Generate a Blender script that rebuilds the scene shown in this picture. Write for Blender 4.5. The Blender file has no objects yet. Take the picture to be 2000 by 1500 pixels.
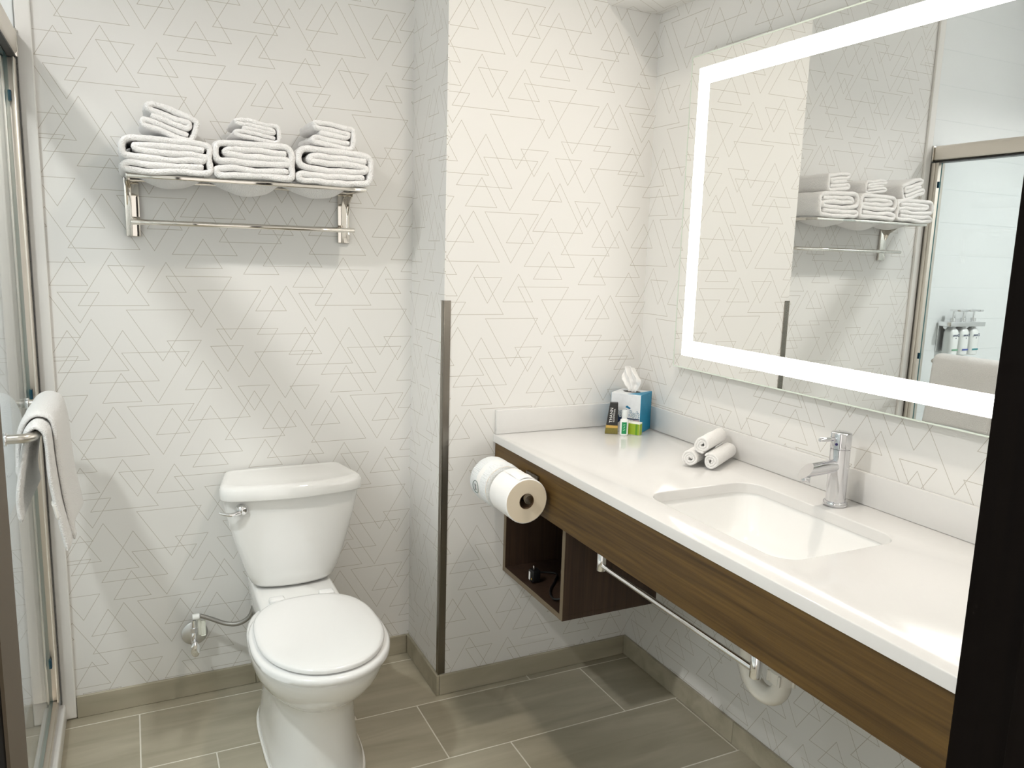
import bpy, bmesh, math, random
from mathutils import Vector, Matrix, noise

# ------------------------------------------------------------------ camera, world, lights, exposure
sc = bpy.context.scene
COL = sc.collection

YAW, PITCH, ROLL, CAM_H, F_PX = 0.45294, 0.16487, 0.03006, 1.43587, 1539.16
cam_d = bpy.data.cameras.new('camera')
cam_d.sensor_fit = 'HORIZONTAL'
cam_d.sensor_width = 36.0
cam_d.lens = F_PX / 2000.0 * 36.0
cam_d.clip_start = 0.02
cam = bpy.data.objects.new('camera', cam_d)
COL.objects.link(cam)
fw = Vector((math.sin(YAW) * math.cos(PITCH), math.cos(YAW) * math.cos(PITCH), -math.sin(PITCH)))
rt = Vector((math.cos(YAW), -math.sin(YAW), 0.0))
up = rt.cross(fw)
rt2 = math.cos(ROLL) * rt + math.sin(ROLL) * up
up2 = -math.sin(ROLL) * rt + math.cos(ROLL) * up
cam.matrix_world = Matrix(((rt2.x, up2.x, -fw.x, 0), (rt2.y, up2.y, -fw.y, 0), (rt2.z, up2.z, -fw.z, CAM_H), (0, 0, 0, 1)))
sc.camera = cam

w = bpy.data.worlds.new('hall_fill')  # even ambient fill, added to brighten the room through the doorway
w.use_nodes = True
w.node_tree.nodes['Background'].inputs[0].default_value = (1.0, 0.95, 0.88, 1)
w.node_tree.nodes['Background'].inputs[1].default_value = 0.85
sc.world = w

def area(name, loc, size, power, col, spread=180):
    l = bpy.data.lights.new(name, 'AREA')
    l.shape = 'DISK'
    l.size = size
    l.energy = power
    l.color = col
    l.spread = math.radians(spread)
    o = bpy.data.objects.new(name, l)
    o.location = loc
    COL.objects.link(o)
    return o

LAMP_ROOM = (0.93, 1.36, 2.685)
LAMP_SHOWER = (-0.80, 1.25, 2.685)
area('ceiling_downlight_glow', LAMP_ROOM, 0.14, 5.2, (1.0, 0.90, 0.78), 140)
area('shower_downlight_glow', LAMP_SHOWER, 0.145, 17.5, (1.0, 0.985, 0.97), 140)
LED_STRENGTH = 5.0

sc.cycles.max_bounces = 7
sc.cycles.diffuse_bounces = 4
sc.cycles.use_adaptive_sampling = True
sc.cycles.adaptive_threshold = 0.06
sc.cycles.adaptive_min_samples = 16
sc.cycles.glossy_bounces = 5
sc.cycles.transparent_max_bounces = 12
sc.cycles.caustics_reflective = False
sc.cycles.caustics_refractive = False
sc.view_settings.view_transform = 'Standard'
sc.view_settings.look = 'None'
sc.view_settings.gamma = 1.0
sc.view_settings.use_curve_mapping = False
sc.view_settings.exposure = 0.6

# ------------------------------------------------------------------ measured layout (metres)
YB, YJ, XJ, XR, XS, XC = 2.5445, 2.2358, 0.8529, 1.5792, -0.2023, 1.027
ZC, SLAB, ZAP, ZBASE = 0.864, 0.0255, 0.694, 0.0696
ZCEIL, ZSOF, XSOF = 2.70, 2.205, 1.37
YF = 0.45            # room side of the entry wall
XSH = -1.10          # far shower wall
XG = -0.262          # outer shower glass
YFS = 0.62           # near end of shower

# ------------------------------------------------------------------ helpers
ORG = {}

def srgb(r, g, b):
    f = lambda c: (c / 255 / 12.92) if c <= 10 else ((c / 255 + 0.055) / 1.055) ** 2.4
    return (f(r), f(g), f(b), 1.0)

def tag(o, label=None, cat=None, group=None, kind=None):
    if label: o['label'] = label
    if cat: o['category'] = cat
    if group: o['group'] = group
    if kind: o['kind'] = kind
    return o

def thing(name, loc, label, cat, group=None):
    o = bpy.data.objects.new(name, None)
    o.empty_display_size = 0.05
    o.location = loc
    COL.objects.link(o)
    ORG[o.name] = Vector(loc)
    return tag(o, label, cat, group)

def fin(name, bm, mat, parent=None, loc=None, smooth=None, label=None):
    """bm is in world coordinates; becomes one mesh object"""
    bmesh.ops.recalc_face_normals(bm, faces=bm.faces)
    org = ORG[parent.name] if parent else Vector(loc or (0, 0, 0))
    bmesh.ops.translate(bm, verts=bm.verts, vec=-org)
    me = bpy.data.meshes.new(name)
    bm.to_mesh(me)
    bm.free()
    for m in (mat if isinstance(mat, (list, tuple)) else [mat]):
        me.materials.append(m)
    if smooth is not None:
        for p in me.polygons: p.use_smooth = True
        me.set_sharp_from_angle(angle=math.radians(smooth))
    o = bpy.data.objects.new(name, me)
    COL.objects.link(o)
    if parent: o.parent = parent
    else: o.location = org
    ORG[o.name] = org
    if label: o['label'] = label
    return o

def merge(bm, tb, mi=0):
    me = bpy.data.meshes.new('tmp')
    for f in tb.faces: f.material_index = mi
    tb.to_mesh(me)
    tb.free()
    bm.from_mesh(me)
    bpy.data.meshes.remove(me)

def box(bm, x0, x1, y0, y1, z0, z1, bev=0.0, seg=2, mi=0, mat=None):
    t = bmesh.new()
    bmesh.ops.create_cube(t, size=1.0)
    for v in t.verts:
        v.co = Vector(((x0 + x1) / 2 + v.co.x * (x1 - x0), (y0 + y1) / 2 + v.co.y * (y1 - y0), (z0 + z1) / 2 + v.co.z * (z1 - z0)))
    if bev:
        bmesh.ops.bevel(t, geom=list(t.edges), offset=bev, segments=seg, profile=0.5, affect='EDGES')
    if mat: bmesh.ops.transform(t, matrix=mat, verts=t.verts)
    merge(bm, t, mi)
    return bm

def B(*a, **k):
    return box(bmesh.new(), *a, **k)

def loft(bm, rings, cap0=True, cap1=True, closed=False, mi=0):
    t = bmesh.new()
    R = [[t.verts.new(p) for p in r] for r in rings]
    n = len(R[0])
    for i in range(len(R) - (0 if closed else 1)):
        a, b = R[i], R[(i + 1) % len(R)]
        for k in range(n):
            t.faces.new((a[k], a[(k + 1) % n], b[(k + 1) % n], b[k]))
    if not closed:
        if cap0: t.faces.new(R[0][::-1])
        if cap1: t.faces.new(R[-1])
    merge(bm, t, mi)
    return bm

def frame(d):
    d = d.normalized()
    a = Vector((0, 0, 1)) if abs(d.z) < 0.9 else Vector((1, 0, 0))
    u = d.cross(a).normalized()
    return u, d.cross(u).normalized()

def tube(bm, pts, r, n=14, mi=0, closed=False):
    pts = [Vector(p) for p in pts]
    rr = r if isinstance(r, (list, tuple)) else [r] * len(pts)
    d = (pts[1] - pts[0])
    u, v = frame(d)
    rings = []
    prev = d.normalized()
    for i, p in enumerate(pts):
        if i == 0: t = (pts[1] - pts[0])
        elif i == len(pts) - 1: t = pts[-1] - pts[-2]
        else: t = pts[i + 1] - pts[i - 1]
        t.normalize()
        q = prev.rotation_difference(t)
        u = q @ u
        v = q @ v
        prev = t
        rings.append([p + rr[i] * (math.cos(a) * u + math.sin(a) * v) for a in (2 * math.pi * k / n for k in range(n))])
    return loft(bm, rings, mi=mi)

def cyl(bm, p0, p1, r0, r1=None, n=28, ch=0.0, mi=0):
    p0, p1 = Vector(p0), Vector(p1)
    r1 = r0 if r1 is None else r1
    d = (p1 - p0)
    L = d.length
    u, v = frame(d)
    d.normalize()
    prof = [(0, r0), (L, r1)] if not ch else [(0, r0 - ch), (ch * .3, r0 - ch * .3), (ch, r0), (L - ch, r1), (L - ch * .3, r1 - ch * .3), (L, r1 - ch)]
    rings = [[p0 + d * s + r * (math.cos(a) * u + math.sin(a) * v) for a in (2 * math.pi * k / n for k in range(n))] for s, r in prof]
    return loft(bm, rings, mi=mi)

def lathe(bm, prof, c, axis=(0, 0, 1), n=32, mi=0, cap=True):
    c = Vector(c)
    ax = Vector(axis).normalized()
    u, v = frame(ax)
    rings = [[c + ax * z + r * (math.cos(a) * u + math.sin(a) * v) for a in (2 * math.pi * k / n for k in range(n))] for r, z in prof]
    return loft(bm, rings, cap, cap, mi=mi)

def crom(P, m=8, closed=False):
    P = [Vector(p) for p in P]
    out = []
    n = len(P)
    for i in range(n if closed else n - 1):
        if closed: a, b, c, d = P[(i - 1) % n], P[i], P[(i + 1) % n], P[(i + 2) % n]
        else: a, b, c, d = P[max(i - 1, 0)], P[i], P[i + 1], P[min(i + 2, n - 1)]
        for k in range(m):
            t = k / m
            out.append(0.5 * ((2 * b) + (c - a) * t + (2 * a - 5 * b + 4 * c - d) * t * t + (3 * b - a - 3 * c + d) * t ** 3))
    if not closed: out.append(P[-1])
    return out

def rrect(x0, x1, y0, y1, r, z, n=6):
    out = []
    for cx, cy, a0 in ((x1 - r, y1 - r, 0), (x0 + r, y1 - r, 90), (x0 + r, y0 + r, 180), (x1 - r, y0 + r, 270)):
        for k in range(n + 1):
            a = math.radians(a0 + 90 * k / n)
            out.append(Vector((cx + r * math.cos(a), cy + r * math.sin(a), z)))
    return out

def text(s, size, mat, parent, M, name='lettering', ext=0.0003, align='CENTER', shear=0.0, bold=0.0, sx=1.0):
    cu = bpy.data.curves.new('txt', 'FONT')
    cu.body = s
    cu.size = size
    cu.extrude = ext
    cu.offset = bold
    cu.shear = shear
    cu.space_character = 1.08
    cu.align_x = align
    cu.align_y = 'CENTER'
    cu.resolution_u = 3
    to = bpy.data.objects.new('txt', cu)
    COL.objects.link(to)
    bpy.context.view_layer.update()
    dg = bpy.context.evaluated_depsgraph_get()
    me = bpy.data.meshes.new_from_object(to.evaluated_get(dg))
    bpy.data.objects.remove(to)
    bpy.data.curves.remove(cu)
    me.materials.clear()
    me.transform(Matrix.Diagonal((sx, 1, 1, 1)))
    me.transform(M)
    bm = bmesh.new()
    bm.from_mesh(me)
    bpy.data.meshes.remove(me)
    return fin(name, bm, mat, parent)

def basis(o, ex, ey, ez):
    ex, ey, ez = Vector(ex).normalized(), Vector(ey).normalized(), Vector(ez).normalized()
    return Matrix(((ex.x, ey.x, ez.x, o[0]), (ex.y, ey.y, ez.y, o[1]), (ex.z, ey.z, ez.z, o[2]), (0, 0, 0, 1)))

# ------------------------------------------------------------------ materials
def mat(name, col, rough=0.5, metal=0.0, spec=0.5, coat=0.0, bump=None, var=None, sss=0.0):
    m = bpy.data.materials.new(name)
    m.use_nodes = True
    nt = m.node_tree
    b = nt.nodes['Principled BSDF']
    b.inputs['Base Color'].default_value = col
    b.inputs['Roughness'].default_value = rough
    b.inputs['Metallic'].default_value = metal
    b.inputs['Specular IOR Level'].default_value = spec
    b.inputs['Coat Weight'].default_value = coat
    b.inputs['Coat Roughness'].default_value = 0.08
    tc = nt.nodes.new('ShaderNodeTexCoord')
    if var:                                   # (scale, amount)
        n = nt.nodes.new('ShaderNodeTexNoise')
        n.inputs['Scale'].default_value = var[0]
        n.inputs['Detail'].default_value = 4
        nt.links.new(tc.outputs['Object'], n.inputs['Vector'])
        mx = nt.nodes.new('ShaderNodeMix')
        mx.data_type = 'RGBA'
        mx.inputs[6].default_value = tuple(c * (1 - var[1]) for c in col[:3]) + (1,)
        mx.inputs[7].default_value = tuple(min(1, c * (1 + var[1])) for c in col[:3]) + (1,)
        nt.links.new(n.outputs['Fac'], mx.inputs[0])
        nt.links.new(mx.outputs[2], b.inputs['Base Color'])
    if bump:                                  # (scale, strength, distance)
        n = nt.nodes.new('ShaderNodeTexNoise')
        n.inputs['Scale'].default_value = bump[0]
        n.inputs['Detail'].default_value = 3
        nt.links.new(tc.outputs['Object'], n.inputs['Vector'])
        bp = nt.nodes.new('ShaderNodeBump')
        bp.inputs['Strength'].default_value = bump[1]
        bp.inputs['Distance'].default_value = bump[2]
        nt.links.new(n.outputs['Fac'], bp.inputs['Height'])
        nt.links.new(bp.outputs['Normal'], b.inputs['Normal'])
    return m

def emit(name, col, s):
    m = bpy.data.materials.new(name)
    m.use_nodes = True
    nt = m.node_tree
    nt.nodes.clear()
    e = nt.nodes.new('ShaderNodeEmission')
    e.inputs[0].default_value = col
    e.inputs[1].default_value = s
    o = nt.nodes.new('ShaderNodeOutputMaterial')
    nt.links.new(e.outputs[0], o.inputs[0])
    return m

def glass_mat(name, tint, ior=1.5):
    m = bpy.data.materials.new(name)
    m.use_nodes = True
    nt = m.node_tree
    nt.nodes.clear()
    t = nt.nodes.new('ShaderNodeBsdfTransparent')
    t.inputs[0].default_value = tint
    g = nt.nodes.new('ShaderNodeBsdfGlossy')
    g.inputs['Roughness'].default_value = 0.0
    ge = nt.nodes.new('ShaderNodeNewGeometry')
    dt = nt.nodes.new('ShaderNodeVectorMath')
    dt.operation = 'DOT_PRODUCT'
    nt.links.new(ge.outputs['Normal'], dt.inputs[0])
    nt.links.new(ge.outputs['Incoming'], dt.inputs[1])
    def mm(op, a, b=0.0, c=0.0):
        n = nt.nodes.new('ShaderNodeMath')
        n.operation = op
        for i, v in enumerate((a, b, c)):
            if isinstance(v, (int, float)): n.inputs[i].default_value = v
            else: nt.links.new(v, n.inputs[i])
        return n.outputs[0]
    r0 = ((ior - 1) / (ior + 1)) ** 2
    f_out = mm('MULTIPLY_ADD', mm('POWER', mm('SUBTRACT', 1.0, mm('ABSOLUTE', dt.outputs['Value'])), 5.0), 1 - r0, r0)
    mx = nt.nodes.new('ShaderNodeMixShader')
    o = nt.nodes.new('ShaderNodeOutputMaterial')
    nt.links.new(f_out, mx.inputs[0])
    nt.links.new(t.outputs[0], mx.inputs[1])
    nt.links.new(g.outputs[0], mx.inputs[2])
    nt.links.new(mx.outputs[0], o.inputs[0])
    return m

def wood_mat(name, dark, light, rough=0.45, axis=1, scale=1.0, spec=0.4):
    m = bpy.data.materials.new(name)
    m.use_nodes = True
    nt = m.node_tree
    b = nt.nodes['Principled BSDF']
    b.inputs['Roughness'].default_value = rough
    b.inputs['Specular IOR Level'].default_value = spec
    tc = nt.nodes.new('ShaderNodeTexCoord')
    mp = nt.nodes.new('ShaderNodeMapping')
    s = [34 * scale, 34 * scale, 34 * scale]
    s[axis] = 1.6 * scale
    mp.inputs['Scale'].default_value = s
    nt.links.new(tc.outputs['Object'], mp.inputs[0])
    n1 = nt.nodes.new('ShaderNodeTexNoise')
    n1.inputs['Scale'].default_value = 1.0
    n1.inputs['Detail'].default_value = 5
    n1.inputs['Distortion'].default_value = 0.6
    nt.links.new(mp.outputs[0], n1.inputs['Vector'])
    mp2 = nt.nodes.new('ShaderNodeMapping')
    s2 = [180 * scale] * 3
    s2[axis] = 5 * scale
    mp2.inputs['Scale'].default_value = s2
    nt.links.new(tc.outputs['Object'], mp2.inputs[0])
    n2 = nt.nodes.new('ShaderNodeTexNoise')
    n2.inputs['Scale'].default_value = 1.0
    n2.inputs['Detail'].default_value = 3
    nt.links.new(mp2.outputs[0], n2.inputs['Vector'])
    a = nt.nodes.new('ShaderNodeMath')
    a.operation = 'MULTIPLY_ADD'
    a.inputs[1].default_value = 0.45
    nt.links.new(n2.outputs['Fac'], a.inputs[0])
    a2 = nt.nodes.new('ShaderNodeMath')
    a2.operation = 'MULTIPLY'
    a2.inputs[1].default_value = 0.65
    nt.links.new(n1.outputs['Fac'], a2.inputs[0])
    nt.links.new(a2.outputs[0], a.inputs[2])
    cr = nt.nodes.new('ShaderNodeValToRGB')
    cr.color_ramp.elements[0].position = 0.36
    cr.color_ramp.elements[0].color = dark
    cr.color_ramp.elements[1].position = 0.72
    cr.color_ramp.elements[1].color = light
    nt.links.new(a.outputs[0], cr.inputs[0])
    nt.links.new(cr.outputs[0], b.inputs['Base Color'])
    bp = nt.nodes.new('ShaderNodeBump')
    bp.inputs['Strength'].default_value = 0.15
    bp.inputs['Distance'].default_value = 0.0005
    nt.links.new(n2.outputs['Fac'], bp.inputs['Height'])
    nt.links.new(bp.outputs['Normal'], b.inputs['Normal'])
    return m

# wallpaper: outlines of 33 isosceles triangles repeating every 0.664 x 0.609 m, drawn from the 'UV' map (metres)
PAT_W, PAT_H = 0.664, 0.609
TRI = [(-0.042, 1.252, 1.404), (-0.006, 1.366, 1.287), (0.099, 1.291, 1.378), (0.189, 1.338, 1.186), (0.274, 1.298, 1.147), (0.08, 1.239, 1.087), (0.141, 1.147, 1.068), (0.062, 1.114, 0.962), (-0.103, 1.062, 1.213), (-0.024, 1.028, 1.18), (-0.034, 0.968, 1.054), (-0.131, 1.29, 1.203), (0.51, 1.309, 1.388), (0.442, 1.162, 1.312), (0.499, 1.096, 1.182), (0.433, 1.107, 0.957), (0.395, 1.235, 1.312), (0.324, 1.18, 1.029), (0.262, 1.128, 1.049), (0.191, 0.997, 1.084), (0.234, 0.902, 1.053), (0.208, 0.793, 0.944), (0.1, 0.864, 0.942), (0.07, 0.954, 0.802), (-0.059, 0.804, 0.955), (-0.103, 0.862, 0.941), (0.203, 0.754, 0.84), (0.495, 0.994, 0.917), (0.338, 1.001, 0.922), (0.339, 0.833, 0.984), (0.414, 0.86, 0.947), (0.464, 0.764, 0.914), (0.368, 0.738, 0.825)]

def wallpaper_mat():
    m = bpy.data.materials.new('triangle_wallpaper')
    m.use_nodes = True
    nt = m.node_tree
    N, Lk = nt.nodes, nt.links
    b = N['Principled BSDF']
    b.inputs['Roughness'].default_value = 0.55
    b.inputs['Specular IOR Level'].default_value = 0.35
    uv = N.new('ShaderNodeUVMap')
    uv.uv_map = 'UV'
    sp = N.new('ShaderNodeSeparateXYZ')
    Lk.new(uv.outputs[0], sp.inputs[0])
    def M(op, *ins):
        n = N.new('ShaderNodeMath')
        n.operation = op
        for i, v in enumerate(ins):
            if isinstance(v, (int, float)): n.inputs[i].default_value = v
            else: Lk.new(v, n.inputs[i])
        return n.outputs[0]
    def VM(op, *ins):
        n = N.new('ShaderNodeVectorMath')
        n.operation = op
        for i, v in enumerate(ins):
            if isinstance(v, tuple): n.inputs[i].default_value = v
            else: Lk.new(v, n.inputs[i])
        return n.outputs[0]
    def tri3(o_):
        c = N.new('ShaderNodeCombineXYZ')
        for i in range(3): Lk.new(o_, c.inputs[i])
        return c.outputs[0]
    U_, V_ = tri3(sp.outputs[0]), tri3(sp.outputs[1])
    al = math.atan2(0.5, 0.833)              # half angle at the apex
    ca, sa = math.cos(al), math.sin(al)
    cur = None
    for g_ in range(0, len(TRI), 3):         # three triangles per vector
        cx, zb, za = zip(*TRI[g_:g_ + 3])
        sg = tuple(1.0 if q > p else -1.0 for p, q in zip(zb, za))
        lo = tuple((p + q) / 2 - PAT_H / 2 for p, q in zip(zb, za))
        du = VM('ABSOLUTE', VM('ADD', VM('WRAP', U_, tuple(c + PAT_W / 2 for c in cx), tuple(c - PAT_W / 2 for c in cx)), tuple(-c for c in cx)))
        v = VM('WRAP', V_, tuple(p + PAT_H for p in lo), lo)
        side = VM('MULTIPLY_ADD', du, (ca, ca, ca), VM('MULTIPLY_ADD', v, tuple(sa * q for q in sg), tuple(-z * sa * q for z, q in zip(za, sg))))
        base = VM('MULTIPLY_ADD', v, tuple(-q for q in sg), tuple(z * q for z, q in zip(zb, sg)))
        dd = VM('ABSOLUTE', VM('MAXIMUM', side, base))
        cur = dd if cur is None else VM('MINIMUM', cur, dd)
    sp2 = N.new('ShaderNodeSeparateXYZ')
    Lk.new(cur, sp2.inputs[0])
    cur = M('MINIMUM', M('MINIMUM', sp2.outputs[0], sp2.outputs[1]), sp2.outputs[2])
    mr = N.new('ShaderNodeMapRange')
    mr.inputs['From Min'].default_value = 0.0004
    mr.inputs['From Max'].default_value = 0.00095
    mr.inputs['To Min'].default_value = 1.0
    mr.inputs['To Max'].default_value = 0.0
    Lk.new(cur, mr.inputs['Value'])
    mx = N.new('ShaderNodeMix')
    mx.data_type = 'RGBA'
    mx.inputs[6].default_value = srgb(235, 234, 231)
    mx.inputs[7].default_value = srgb(190, 184, 173)
    Lk.new(mr.outputs[0], mx.inputs[0])
    Lk.new(mx.outputs[2], b.inputs['Base Color'])
    nz = N.new('ShaderNodeTexNoise')
    nz.inputs['Scale'].default_value = 900
    Lk.new(uv.outputs[0], nz.inputs['Vector'])
    bp = N.new('ShaderNodeBump')
    bp.inputs['Strength'].default_value = 0.12
    bp.inputs['Distance'].default_value = 0.0006
    Lk.new(nz.outputs['Fac'], bp.inputs['Height'])
    Lk.new(bp.outputs['Normal'], b.inputs['Normal'])
    return m

def tile_floor_mat():
    m = bpy.data.materials.new('taupe_stone_tile')
    m.use_nodes = True
    nt = m.node_tree
    b = nt.nodes['Principled BSDF']
    b.inputs['Roughness'].default_value = 0.42
    tc = nt.nodes.new('ShaderNodeTexCoord')
    oi = nt.nodes.new('ShaderNodeObjectInfo')
    ad = nt.nodes.new('ShaderNodeVectorMath')
    ad.operation = 'ADD'
    sc_ = nt.nodes.new('ShaderNodeMath')
    sc_.operation = 'MULTIPLY'
    sc_.inputs[1].default_value = 37.0
    nt.links.new(oi.outputs['Random'], sc_.inputs[0])
    nt.links.new(tc.outputs['Object'], ad.inputs[0])
    nt.links.new(sc_.outputs[0], ad.inputs[1])
    mp = nt.nodes.new('ShaderNodeMapping')
    mp.inputs['Scale'].default_value = (2.2, 15, 15)
    nt.links.new(ad.outputs[0], mp.inputs[0])
    n = nt.nodes.new('ShaderNodeTexNoise')
    n.inputs['Scale'].default_value = 1.0
    n.inputs['Detail'].default_value = 6
    n.inputs['Distortion'].default_value = 0.8
    nt.links.new(mp.outputs[0], n.inputs['Vector'])
    cr = nt.nodes.new('ShaderNodeValToRGB')
    cr.color_ramp.elements[0].position = 0.3
    cr.color_ramp.elements[0].color = srgb(160, 153, 133)
    cr.color_ramp.elements[1].position = 0.75
    cr.color_ramp.elements[1].color = srgb(188, 181, 161)
    nt.links.new(n.outputs['Fac'], cr.inputs[0])
    nt.links.new(cr.outputs[0], b.inputs['Base Color'])
    return m

WALLPAPER = wallpaper_mat()
TILE = tile_floor_mat()
GROUT = mat('floor_grout', srgb(228, 224, 212), 0.8)
PAINT = mat('white_paint', srgb(240, 240, 238), 0.6)
WHITE_TILE = mat('white_shower_tile', srgb(240, 243, 243), 0.18)
WGROUT = mat('shower_grout', srgb(226, 231, 231), 0.6)
TRIMW = mat('white_solid_surface', srgb(238, 236, 232), 0.3)
QUARTZ = mat('white_quartz', srgb(224, 223, 221), 0.12, spec=0.6, var=(60, 0.01))
PORCELAIN = mat('white_porcelain', srgb(243, 243, 241), 0.06, spec=0.6, coat=0.5)
SEATP = mat('white_seat_plastic', srgb(243, 243, 242), 0.16)
CHROME = mat('polished_chrome', (0.86, 0.86, 0.87, 1), 0.05, 1.0)
FCHROME = mat('faucet_chrome', (0.70, 0.70, 0.72, 1), 0.05, 1.0)
NICKEL = mat('polished_nickel', (0.74, 0.71, 0.66, 1), 0.05, 1.0)
BRUSH = mat('brushed_nickel', (0.62, 0.59, 0.54, 1), 0.3, 1.0)
ALU = mat('satin_aluminium', (0.76, 0.71, 0.64, 1), 0.42, 1.0)
STEEL = mat('corner_guard_steel', (0.24, 0.22, 0.19, 1), 0.25, 1.0)
MIRROR = mat('mirror_silver', (0.90, 0.91, 0.90, 1), 0.0, 1.0)
BACK = mat('mirror_back_box', srgb(60, 60, 60), 0.6)
LED = emit('mirror_light_strip', (1.0, 0.955, 0.89, 1), LED_STRENGTH)
GEDGE = mat('mirror_edge_glass', srgb(226, 236, 224), 0.1)
GLASS = glass_mat('shower_glass', (0.945, 0.97, 0.975, 1))
GLASS_EDGE = mat('glass_edge_teal', srgb(62, 110, 112), 0.1)
BUMPER = mat('clear_teal_bumper', srgb(14, 62, 84), 0.25)
GASKET = mat('black_gasket', srgb(24, 24, 24), 0.5)
TERRY = mat('white_terry', srgb(251, 250, 248), 0.95, spec=0.1, bump=(380, 1.0, 0.004))
TERRY2 = mat('white_terry_bath', srgb(251, 250, 249), 0.95, spec=0.1, bump=(300, 1.0, 0.0045))
BAND = mat('white_dobby_band', srgb(238, 236, 230), 0.85, spec=0.1, bump=(900, 0.2, 0.0006))
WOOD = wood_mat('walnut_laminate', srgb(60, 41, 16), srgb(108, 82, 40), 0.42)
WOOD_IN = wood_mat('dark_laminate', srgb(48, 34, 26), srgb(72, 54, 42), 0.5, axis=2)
EDGEB = mat('taupe_edge_band', srgb(120, 106, 86), 0.5)
DOORW = wood_mat('espresso_door_wood', srgb(8, 5, 4), srgb(15, 10, 7), 0.6, axis=2, spec=0.06)
JAMBM = mat('taupe_jamb_edge', srgb(96, 84, 66), 0.6)
PVC = mat('white_pvc', srgb(232, 229, 220), 0.35)
PAPER = mat('white_tissue_paper', srgb(246, 245, 243), 0.95, spec=0.05, bump=(500, 0.25, 0.001))
WRAP = mat('embossed_wrap_paper', srgb(240, 243, 244), 0.7, bump=(260, 0.8, 0.003))
_nt = WRAP.node_tree
_v = _nt.nodes.new('ShaderNodeTexVoronoi')
_v.inputs['Scale'].default_value = 260
_v.inputs['Randomness'].default_value = 0.1
_tc = [n for n in _nt.nodes if n.type == 'TEX_COORD'][0]
_bp = [n for n in _nt.nodes if n.type == 'BUMP'][0]
_nt.links.new(_tc.outputs['Object'], _v.inputs['Vector'])
_nt.links.new(_v.outputs['Distance'], _bp.inputs['Height'])
PAPER_END = mat('paper_roll_end', srgb(232, 219, 197), 0.95, spec=0.05)
CARD = mat('cardboard_core', srgb(120, 96, 72), 0.9)
BLACK = mat('matte_black', srgb(16, 16, 17), 0.45)
BLACKCARD = mat('black_carton', srgb(40, 40, 40), 0.5)
GOLD = mat('gold_foil', srgb(205, 170, 90), 0.4, 0.3)
OLIVE = mat('olive_speckle_band', srgb(122, 114, 52), 0.6, var=(500, 0.5))
WHITEINK = mat('white_ink', srgb(240, 240, 238), 0.6)
TEALBOX = mat('teal_carton', srgb(0, 132, 172), 0.4, var=(120, 0.12))
WHITEBOX = mat('pale_grey_speckled_carton', srgb(226, 230, 234), 0.45, var=(90, 0.08))
BLUEINK = mat('blue_ink', srgb(20, 110, 150), 0.5)
DKBLUE = mat('dark_blue_ink', srgb(36, 58, 96), 0.5)
MAUVE = mat('mauve_print', srgb(150, 110, 126), 0.5)
LIME = mat('lime_green_carton', srgb(150, 178, 40), 0.45, var=(300, 0.12))
GREEND = mat('deep_green_band', srgb(96, 148, 30), 0.45)
SOAPW = mat('white_carton', srgb(240, 242, 232), 0.45)
LOTION = mat('white_lotion_plastic', srgb(242, 244, 242), 0.25)
CAPC = mat('frosted_cap', srgb(222, 228, 228), 0.2)
GREENL = mat('green_label', srgb(24, 140, 84), 0.4)
RED = mat('red_blue_dot', srgb(40, 30, 90), 0.3)
CAULK = mat('white_caulk', srgb(240, 239, 234), 0.5)
BRAID = mat('braided_steel', (0.36, 0.35, 0.33, 1), 0.35, 1.0, bump=(900, 0.6, 0.001))
LAMPG = emit('downlight_diffuser', (1.0, 0.95, 0.88, 1), 6.0)

# ------------------------------------------------------------------ room shell
def wall(name, quads, mat_, thick_dir=None):
    """quads: list of (4 world points, 4 (u,v))"""
    bm = bmesh.new()
    uvl = bm.loops.layers.uv.new('UV')
    for P, T in quads:
        f = bm.faces.new([bm.verts.new(p) for p in P])
        for l, t in zip(f.loops, T): l[uvl].uv = t
    me = bpy.data.meshes.new(name)
    bm.to_mesh(me)
    bm.free()
    me.materials.append(mat_)
    o = bpy.data.objects.new(name, me)
    COL.objects.link(o)
    ORG[o.name] = Vector((0, 0, 0))
    o['kind'] = 'structure'
    return o

def wbox(name, x0, x1, y0, y1, z0, z1, mat_, uvf):
    P = [(x0, y0, z0), (x1, y0, z0), (x1, y1, z0), (x0, y1, z0), (x0, y0, z1), (x1, y0, z1), (x1, y1, z1), (x0, y1, z1)]
    Q = [(3, 2, 1, 0), (4, 5, 6, 7), (0, 1, 5, 4), (1, 2, 6, 5), (2, 3, 7, 6), (3, 0, 4, 7)]
    return wall(name, [([P[i] for i in q], [uvf(*P[i]) for i in q]) for q in Q], mat_)

ku = 0.327 / (YB - YJ)
o = wbox('wall_back', XS - 0.04, XJ, YB, YB + 0.1, 0, ZCEIL, WALLPAPER, lambda x, y, z: (x, z))
tag(o, 'cream wallpapered wall with thin triangle outlines behind the toilet')
o = wbox('wall_return', XJ, XJ + 0.0039, YJ, YB + 0.1, 0, ZCEIL, WALLPAPER, lambda x, y, z: (XJ + (YB - y) * ku, z + 0.004))
tag(o, 'narrow wallpapered wall return between toilet and vanity corner')
o = wbox('wall_vanity_end', XJ + 0.004, XR + 0.1, YJ, YJ + 0.1, 0, ZCEIL, WALLPAPER, lambda x, y, z: (x + 0.327, z + 0.007))
tag(o, 'wallpapered wall at the far end of the vanity')
o = wbox('wall_right', XR, XR + 0.1, YF - 0.12, YJ, 0, ZCEIL, WALLPAPER, lambda x, y, z: (XR + 0.327 + (YJ - y), z + 0.006))
tag(o, 'wallpapered wall behind the lit mirror')

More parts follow.
